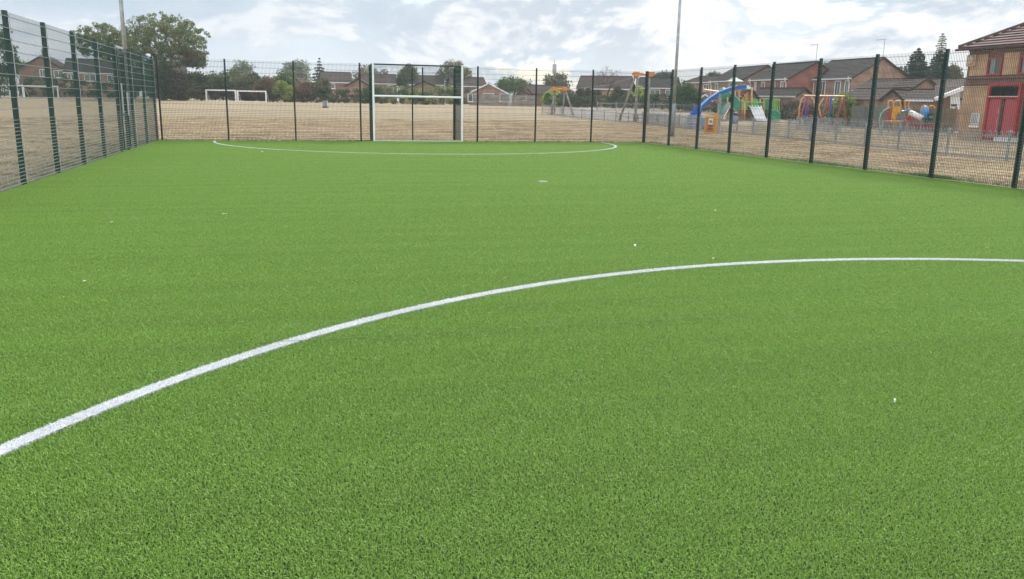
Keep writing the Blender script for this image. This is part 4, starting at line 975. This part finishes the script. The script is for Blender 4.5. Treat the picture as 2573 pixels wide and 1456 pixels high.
# pyramid roof: four sided
def pyramid(x0, x1, ye, ya, name, m_, d=.8):
    c = P((x0+x1)/2, ye, d); hw_ = (x1-x0)/2/CF*D; hh_ = (ye-ya)/CF*D
    cs = [c+RX*hw_*a+FWH*hw_*b for a, b in ((-1, -1), (1, -1), (1, 1), (-1, 1))]; ap = c+u_*hh_
    MB().add(cs+[ap]+[q-u_*.06 for q in cs], [(0, 1, 4), (1, 2, 4), (2, 3, 4), (3, 0, 4), (0, 5, 6, 1), (1, 6, 7, 2), (2, 7, 8, 3), (3, 8, 5, 0), (5, 8, 7, 6)]).build(name, m_, o)
pyramid(1827, 1863, 205, 194, 'roof', m_grnp)
for x in (1830, 1840, 1852, 1861): MB().tube([P(x, 206, .8), P(x, 232, .8)], .06, 6).build('roof_post', m_yell, o)
pyramid(1866, 1890, 224, 214, 'roof', m_grnp)
# tunnel ball
c_ = P(1817, 239, .5); mb = MB(); nlat = 8
mb.tube([c_-FWH*.7*math.cos(t)+0 for t in np.linspace(0.1, math.pi-.1, 9)], [.78*math.sin(t) for t in np.linspace(.1, math.pi-.1, 9)], 16); mb.build('tunnel_dome', m_grn, o, True)
# panels
def slab(name, poly, m_, d=0., t=.06): MB().poly_slab([P(x, y, d) for x, y in poly], FWH*t).build(name, m_, o)
slab('side_panel', ((1824, 240), (1846, 238), (1846, 262), (1824, 262)), m_dark, .9)
slab('climbing_panel', ((1843, 236), (1860, 254), (1860, 268), (1853, 285), (1842, 272)), m_grn, -.3)
for a, b in (((1843, 236), (1861, 256)), ((1842, 271), (1855, 287))): MB().bar(P(*a, -.35), P(*b, -.35), .08, .09).build('panel_edge', m_grnp, o)
for x0, x1 in ((1866, 1878), (1889, 1905)):
    c_ = P((x0+x1)/2, 257, 0); r_ = (x1-x0)/2/CF*D; zb2 = P(x0, 276, 0)
    poly = [c_+RX*r_*math.cos(t)+u_*r_*math.sin(t) for t in np.linspace(0, math.pi, 9)]+[zb2, P(x1, 276, 0)]
    MB().poly_slab(poly, FWH*.08).build('arch_panel', m_grnl, o)
slab('guard_panel', ((1905, 256), (1925, 257), (1936, 276), (1936, 290), (1905, 279)), m_grn, .4)
slab('guard_panel', ((1920, 250), (1950, 251), (1950, 274), (1930, 276)), m_grn, 1.8)
for a, b in (((1863, 256), (1920, 258)), ((1915, 248), (1960, 250)), ((1930, 278), (1960, 279)), ((1860, 276), (1905, 276))): MB().bar(P(*a, -.15), P(*b, -.15), .06, .08).build('rail', m_lime, o)
mb = MB()
for x in range(1934, 1962, 4): mb.bar(P(x, 250, -.1), P(x, 279, -.1), .05, .05)
mb.build('railing_bars', m_lime, o)
slab('ramp_panel', ((1935, 280), (1958, 276), (1962, 297), (1940, 303), (1930, 292)), m_grn, -.2, .5)
MB().tube([P(1937, 279, -.3), P(1948, 274, -.3), P(1961, 286, -.3)], .05, 6).build('handrail', m_grnp, o)
MB().tube([P(1936, 292, -.5), P(1958, 304, -.5)], .06, 6).build('handrail', m_grnl, o)
# deck
MB().box(P(1872, 277.5, .9), (100/CF*D, 1.8, .12), (RX, FWH, u_)).build('deck', m_black, o)
# wide white slide with four lanes
T0, T1 = P(1882, 270, -.1), P(1911, 268, -.1); Q0, Q1 = P(1900, 306, -2.4), P(1926, 307, -2.4)
T0[2] = T1[2] = (T0[2]+T1[2])/2; Q0[2] = Q1[2] = terr(0, 0)+.18
mb = MB(); prof = [(0, 0), (.08, -.02), (.75, -.80), (.88, -.95), (1, -1)]
def lerp(t, s): return (T0+(T1-T0)*s)*(1-t)+(Q0+(Q1-Q0)*s)*t
for (t0, z0_), (t1, z1_) in zip(prof[:-1], prof[1:]):
    q = []
    for t, zf in ((t0, z0_), (t1, z1_)):
        for s in (0, 1):
            p_ = lerp(t, s); p_[2] = T0[2]+(T0[2]-Q0[2])*zf; q.append(p_)
    mb.poly_slab([q[0], q[1], q[3], q[2]], (0, 0, -.05))
mb.build('slide', m_silver, o); mb = MB()
for s in (0, .25, .5, .75, 1):
    for (t0, z0_), (t1, z1_) in zip(prof[:-1], prof[1:]):
        a = lerp(t0, s); a[2] = T0[2]+(T0[2]-Q0[2])*z0_+.08; b2 = lerp(t1, s); b2[2] = T0[2]+(T0[2]-Q0[2])*z1_+.08; mb.bar(a, b2, .05, .16)
mb.build('slide_divider', m_white, o)
MB().bar(P(1879, 268, -.3), P(1899, 305, -2.5), .06, .2).build('slide_side', m_dark, o)
# climbing ramp and green slide on the left
for x0, x1, m_, w_ in ((1838, 1815, m_galvf, .10), (1842, 1820, m_silver, .10), (1832, 1804, m_grnp, .12), (1828, 1801, m_grn, .35)):
    MB().tube([P(x0, 258, .2), P((x0*.55+x1*.45), 272, -.6), P(x1, 292, -1.6), P(x1-2, 302, -2)], w_*.5, 7).build('ramp_rail', m_, o, True)
slab('ramp', ((1826, 260), (1838, 258), (1822, 296), (1803, 300)), mat('grey_ramp', (.38, .42, .42), .6), -.8, .1)
MB().tube([gz(P(1810, 300, 0)), P(1812, 238, 0)], .08, 8).build('post', m_galvf, o)
slab('base_panel', ((1848, 302), (1885, 303), (1885, 306), (1848, 306)), m_grn, -1.5)
MB().tube([P(1873, 258, .3), P(1866, 246, .3), P(1857, 240, .3)], .06, 6).build('handrail', m_grnp, o)
MB().tube([P(1872, 236, .3), P(1875, 262, .3)], .16, 8).build('play_column', m_oran, o)

# swings (red A frames, blue poles, orange arches)
o, D = item('swing_set', 2070, 318, 'red and blue swing frame with orange hoops and a long top bar', 'swing')
P = lambda x, y, d=0.: at(x, y, D+d)
for xt, xa, xb in ((2026, 2009, 2036), (2080, 2062, 2089), (2119, 2100, 2128)):
    for xx, d in ((xa, -.8), (xb, .8)): MB().tube([P(xt, 242, 0), gz(P(xx, 300, d))], .07, 8).build('leg', m_redp, o, True)
MB().tube([P(2020, 241), P(2122, 242.5)], .07, 8).build('top_bar', m_yell, o)
for x0, x1 in ((2028, 2024), (2089, 2084)): MB().tube([P(x0, 243, .4), gz(P(x1, 300, .4))], .09, 8).build('leg', m_blue, o, True)
cpt = [(2007, 298), (2009, 268), (2014, 250), (2024, 241), (2036, 242), (2044, 250), (2047, 262), (2047, 298)]
MB().tube([P(x, y, 2.5) for x, y in cpt], .07, 8).build('hoop', m_yell, o, True)
MB().tube([P(2070, 246, 1.5), P(2060, 262, 1.5), P(2052, 275, 1.5)], .08, 8).build('crossed_bar', m_yell, o)
MB().tube([P(2053, 262, 1.6), P(2058, 272, 1.6), P(2062, 292, 1.6)], .08, 8).build('crossed_bar', m_yell, o)
for x, yb in ((2050, 300), (2096, 303)):
    MB().tube([P(x-2, 243), P(x-2, yb), ], .018, 4).tube([P(x+5, 243), P(x+5, yb)], .018, 4).build('chain', m_galvf, o)
    MB().box(P(x+1.5, yb+1), (.5, .28, .10), (RX, FWH, u_)).build('swing_seat', m_rubber, o)
o, D = item('basket_swing', 2115, 317, 'black framed basket swing behind the red swing frame', 'swing')
P = lambda x, y, d=0.: at(x, y, D+d+2.5)
MB().tube([P(2086, 252), P(2148, 253)], .07, 8).build('top_bar', m_galvf, o)
for x in (2104, 2128, 2146): MB().tube([P(x, 250), gz(P(x-3, 300))], .10, 8).build('leg', m_black, o)
mb = MB(); c_ = P(2100, 302); mb.tube([c_+RX*.5*math.cos(t)+FWH*.5*math.sin(t) for t in np.linspace(0, 6.283, 17)], .07, 6, False); mb.build('basket', m_rubber, o)
# toddler climber
o, D = item('toddler_climber', 2255, 333, 'yellow toddler climber with orange hoops red slide and grey tube', 'climbing frame')
P = lambda x, y, d=0.: at(x, y, D+d)
def hoop(xc, yt, r, yb, m_=m_yell, d=0., nm='hoop'):
    p = [P(xc-r, yb, d)]+[P(xc-r*math.cos(t), yt+r-r*math.sin(t), d) for t in np.linspace(0, math.pi, 9)]+[P(xc+r, yb, d)]
    MB().tube(p, .045, 8).build(nm, m_, o, True)
hoop(2238, 253, 7, 300, d=.5); hoop(2254, 254, 9.5, 300, m_yel); hoop(2279, 254, 4.5, 300, m_yel); hoop(2324, 266, 9.5, 300, d=1); hoop(2341, 266, 9.5, 300, m_yel, 1)
def slab(name, poly, m_, d=0., t=.06): MB().poly_slab([P(x, y, d) for x, y in poly], FWH*t).build(name, m_, o)
slab('yellow_panel', ((2244, 270), (2262, 268), (2262, 300), (2255, 302), (2240, 300)), m_yel, -.1)
slab('porthole_panel', ((2255, 286), (2263, 286), (2263, 302), (2252, 302)), mat('grey_panel', (.16, .17, .2), .5), -.2)
slab('red_panel', ((2228, 275), (2237, 273), (2240, 302), (2232, 304)), m_redp, -.1)
MB().box(P(2252, 305, .3), (1.6, 1.0, .08), (RX, FWH, u_)).build('deck', m_yel, o)
for x in (2234, 2246, 2262, 2271, 2279): MB().tube([P(x, 300), gz(P(x, 330))], .045, 8).build('post', m_yel if x > 2240 else m_redp, o)
MB().tube([P(2271, 276, -.1), P(2268, 285, -.1), P(2268, 312, -.1), gz(P(2267, 330, -.1))], .06, 8).build('blue_pole', m_blul, o)
MB().tube([P(2266, 281, -.2), P(2276, 279, -.2), P(2280, 275, -.2), P(2290, 277, -.2)], .07, 8).build('blue_bar', m_blul, o)
MB().tube([P(2286, 283, -.2), P(2316, 297, -.9)], [.19, .21], 16).build('crawl_tube', m_silver, o, True)
mb = MB(); mb.tube([P(2324, 281, .8)+u_*z for z in (-.5, 0, .28, .42)], [.30, .32, .20, .03], 14); mb.build('blue_dome', m_blul, o, True)
slab('green_panel', ((2331, 286), (2350, 285), (2349, 306), (2331, 306)), m_dgrn, .5)
for r_ in (3, 5.5, 8): MB().tube([P(2340.5+r_*math.cos(t), 299-r_*1.0*math.sin(t)+1, .44) for t in np.linspace(.6, 2.54, 7)], .025, 5).build('panel_arc', m_grnp, o)
for x in (2331, 2349, 2316): MB().tube([P(x, 290, .6), gz(P(x, 330, .6))], .05, 8).build('post', m_dgrn, o)
# red slide
a0_, a1_ = P(2277, 301, -.2), P(2306, 321, -1.3); a2_ = P(2345, 326, -1.6)
mb = MB()
for s, z in ((-.22, .1), (.22, .1)): mb.bar(a0_+FWH*s+u_*z, a1_+FWH*s+u_*z, .05, .2); mb.bar(a1_+FWH*s+u_*z, a2_+FWH*s+u_*z, .05, .2)
mb.bar(a0_, a1_, .45, .05); mb.bar(a1_, a2_, .45, .05); mb.build('slide', mat('dark_red_plastic', (.35, .02, .05), .4), o)
# red climbing arc on the left and green handrail
for d in (-.3, .3): MB().tube([P(2234, 296, d), P(2214, 306, d), P(2196, 313, d), P(2192, 322, d)], .04, 7).build('climbing_rail', m_redp, o)
mb = MB()
for x, y in ((2228, 299), (2218, 304), (2208, 309), (2199, 312)): mb.tube([P(x, y, -.3), P(x, y, .3)], .03, 6)
mb.build('rungs', m_redp, o)
MB().tube([P(2236, 270), P(2222, 277), P(2214, 286), P(2210, 297), gz(P(2209, 330))], .045, 8).build('green_handrail', m_grnp, o)
o, D = item('information_board', 2196, 318, 'small pink and white notice board on posts by the grey timber fence', 'sign'); b = np.array(o['org'])
MB().box(b+u_*1.15, (.55, .04, .34), ax).build('board', mat('pale_pink_board', (.62, .42, .38), .6), o)
for s in (-.2, .2): MB().box(b+RX*s+u_*.5, (.05, .05, 1.0), ax).build('leg', m_galvf, o)

# field goals, litter bin on field, mast
def fieldgoal(x0, x1, yt, yb, label):
    D = 118.; p = at((x0+x1)/2, yb, D); p[2] = terr(p[0], p[1]); s = D/CF; w_ = (x1-x0)*s/2; h_ = (yb-yt)*s
    o = thing('football_goal', p, label, 'goal', 'white football goals on the dry field'); r = .085
    MB().box(p-RX*w_+u_*h_/2, (2*r, 2*r, h_), ax).build('upright', m_white, o); MB().box(p+RX*w_+u_*h_/2, (2*r, 2*r, h_), ax).build('upright', m_white, o)
    MB().box(p+u_*(h_-r+.002), (2*w_-2*r, 2*r, 2*r), ax).build('crossbar', m_white, o)
    MB().box(p+u_*.06, (2*w_-2*r, .1, .1), ax).build('ground_bar', m_white, o)
    for q in (-1, 1): MB().tube([p+RX*q*w_+u_*(h_-.1)+FWH*.1, p+RX*q*w_+FWH*1.4+u_*.05], .05, 6).build('stay', m_galvf, o)
fieldgoal(520, 592, 224, 252, 'left white goal standing on the dry field')
fieldgoal(599, 668, 226, 253, 'right white goal standing on the dry field')
fieldgoal(-70, 58, 216, 247, 'wide white goal seen through the near end of the left fence')
fieldgoal(62, 146, 217, 247, 'white goal seen through the first left fence panels')
o, D = item('litter_bin', 818, 271, 'grey slatted litter bin alone on the dry field', 'bin'); b = np.array(o['org']); s = D/CF
w_ = 12*s; h_ = 17*s
MB().box(b+u_*(h_*.55), (w_*.86, w_*.86, h_*.8), ax).build('liner', mat('light_grey_plastic', (.55, .57, .6), .5), o)
mb = MB()
for i in range(4): mb.box(b-FWH*(w_*.45)+RX*w_*(-.36+.24*i)+u_*h_*.55, (w_*.12, .05, h_*.8), ax)
mb.build('slats', mat('slate_plastic', (.14, .16, .19), .5), o)
MB().box(b+u_*h_*.08, (w_, w_, h_*.14), ax).build('base', m_dark, o)
MB().box(b+u_*h_*.98, (w_, w_, h_*.06), ax).build('rim', m_galvf, o)
p = gnd(1392, 260); o = thing('telecom_mast', p, 'slim telecom mast rising behind the open crowned tree', 'mast')
t_ = at(1392, 172, 260)[2]
MB().tube([p, (p[0], p[1], t_)], [.5, .3], 8).build('pole', m_galvf, o)
for s in (-.35, .35): MB().box((p[0]+s, p[1], t_-.2), (.5, .5, 2.8)).build('antenna', m_galvf, o)
MB().tube([(p[0], p[1], t_), (p[0], p[1], at(1392, 150, 260)[2])], .10, 6).build('spike', m_galvf, o)

# ------------------------------------------------------------------ dry grass tufts outside the cage, weeds at the fence foot
m_dry = mat('dry_grass_blades', (.50, .41, .28), .8, island=.35, transl=.2); t = m_dry.node_tree
ge = N('ShaderNodeNewGeometry', t)
def pn(sc_, det, st=(1, 1, 1)):
    mp = N('ShaderNodeMapping', t); mp.inputs['Scale'].default_value = st; lk(ge.outputs['Position'], mp.inputs[0], t)
    n = N('ShaderNodeTexNoise', t); n.inputs['Scale'].default_value = sc_; n.inputs['Detail'].default_value = det; n.inputs['Roughness'].default_value = .7; lk(mp.outputs[0], n.inputs['Vector'], t); return n.outputs['Fac']
c = mixc(maprange(pn(.25, 6), .38, .62, 0, 1, t), (.72, .60, .42), (.56, .46, .32), t)
c = mixc(maprange(pn(.8, 9, (.5, 1, 1)), .50, .57, 0, .85, t), c, (.30, .225, .15), t)
c = mixc(maprange(pn(.35, 7), .60, .68, 0, .6, t), c, (.26, .30, .12), t)
hs = [q for q in t.nodes if q.type == 'HUE_SAT'][0]; lk(c, hs.inputs['Color'], t)
def tuft_tile(cell, ntuft, per, h, wd, mat_, name):
    cen = rng.uniform(0, cell, (ntuft, 2)); xy = np.repeat(cen, per, 0)+rng.normal(0, .025, (ntuft*per, 2)); xy = np.mod(xy, cell)-cell/2
    V, F = blades(xy, h, wd, (.3, 1.1)); return fastmesh(name, V, F, mat_)
dry = tuft_tile(2.0, 420, 5, (.03, .075), .010, m_dry, 'dry_grass'); tag(dry, 'short dry straw coloured grass on the ground outside the fence', 'grass', kind='stuff')
ng = bpy.data.node_groups.new('dry_spread', 'GeometryNodeTree')
md = dry.modifiers.new('spread', 'NODES'); g1 = scatter_group('dry_right', 16, 42, 2.0, XR+.1+16, 35, -.015)
md.node_group = g1
dry2 = bpy.data.objects.new('dry_grass', dry.data.copy()); C.objects.link(dry2); tag(dry2, 'short dry straw coloured grass on the wide field behind the pitch', 'grass', kind='stuff')
md = dry2.modifiers.new('spread', 'NODES'); md.node_group = scatter_group('dry_back', 16, 20, 2.0, 0, 56.2, -.015)
dry3 = bpy.data.objects.new('dry_grass', dry.data.copy()); C.objects.link(dry3); tag(dry3, 'short dry straw coloured grass outside the left fence', 'grass', kind='stuff')
md = dry3.modifiers.new('spread', 'NODES'); md.node_group = scatter_group('dry_left', 8, 30, 2.0, XL-.1-8, 38, -.015)
m_weed = mat('green_weeds', (.10, .22, .04), .7, island=.3, transl=.3)
n = 5200; t = rng.uniform(0, 1, n); seg_ = np.where(rng.uniform(0, 1, n) < .45, rng.normal(17.2, .35, n), np.where(rng.uniform(0, 1, n) < .3, rng.normal(21.5, .8, n), rng.uniform(12, 34, n)))
V, F = blades(np.stack([XR+.12+np.abs(rng.normal(0, .10, n)), seg_], 1), (.03, .10), .010, (.3, 1.1))
o = fastmesh('weeds', V, F, m_weed); tag(o, 'patchy green weeds along the foot of the right fence', 'weeds', kind='stuff')
n = 3000; V, F = blades(np.stack([rng.uniform(XL, XR, n), YF+.10+np.abs(rng.normal(0, .08, n))], 1), (.03, .08), .012, (.3, 1.1))
o = fastmesh('weeds', V, F, mat('olive_weeds', (.17, .20, .07), .8, island=.3)); tag(o, 'thin olive weeds along the foot of the far fence', 'weeds', kind='stuff')
# kerb strip round the pitch
m_kerb = mat('concrete_edging', (.30, .29, .26), .9)
mb = MB()
for a, b in (((XL-.07, Y0), (XL-.07, YF+.06)), ((XR+.07, Y0), (XR+.07, YF+.06))): mb.bar((*a, -.03), (*b, -.03), .05, .08)
mb.bar((XL, YF+.09, -.03), (GX0-.1, YF+.09, -.03), .05, .08); mb.bar((GX1+.1, YF+.09, -.03), (XR, YF+.09, -.03), .05, .08)
o = mb.build('pitch_edging', m_kerb); tag(o, kind='structure')

# ------------------------------------------------------------------ HAZE
hz = bpy.data.materials.new('haze'); hz.use_nodes = True; t = hz.node_tree; t.nodes.remove(t.nodes['Principled BSDF'])
pv = N('ShaderNodeVolumePrincipled', t); pv.inputs['Density'].default_value = .00045; pv.inputs['Color'].default_value = (.93, .96, 1, 1); pv.inputs['Anisotropy'].default_value = .2
lk(pv.outputs[0], t.nodes['Material Output'].inputs['Volume'], t)
o = MB().box((150, 1050, 14), (2300, 2330, 32)).build('haze', hz); tag(o, kind='stuff')

# clean helper properties
for o in bpy.data.objects:
    if 'org' in o: del o['org']
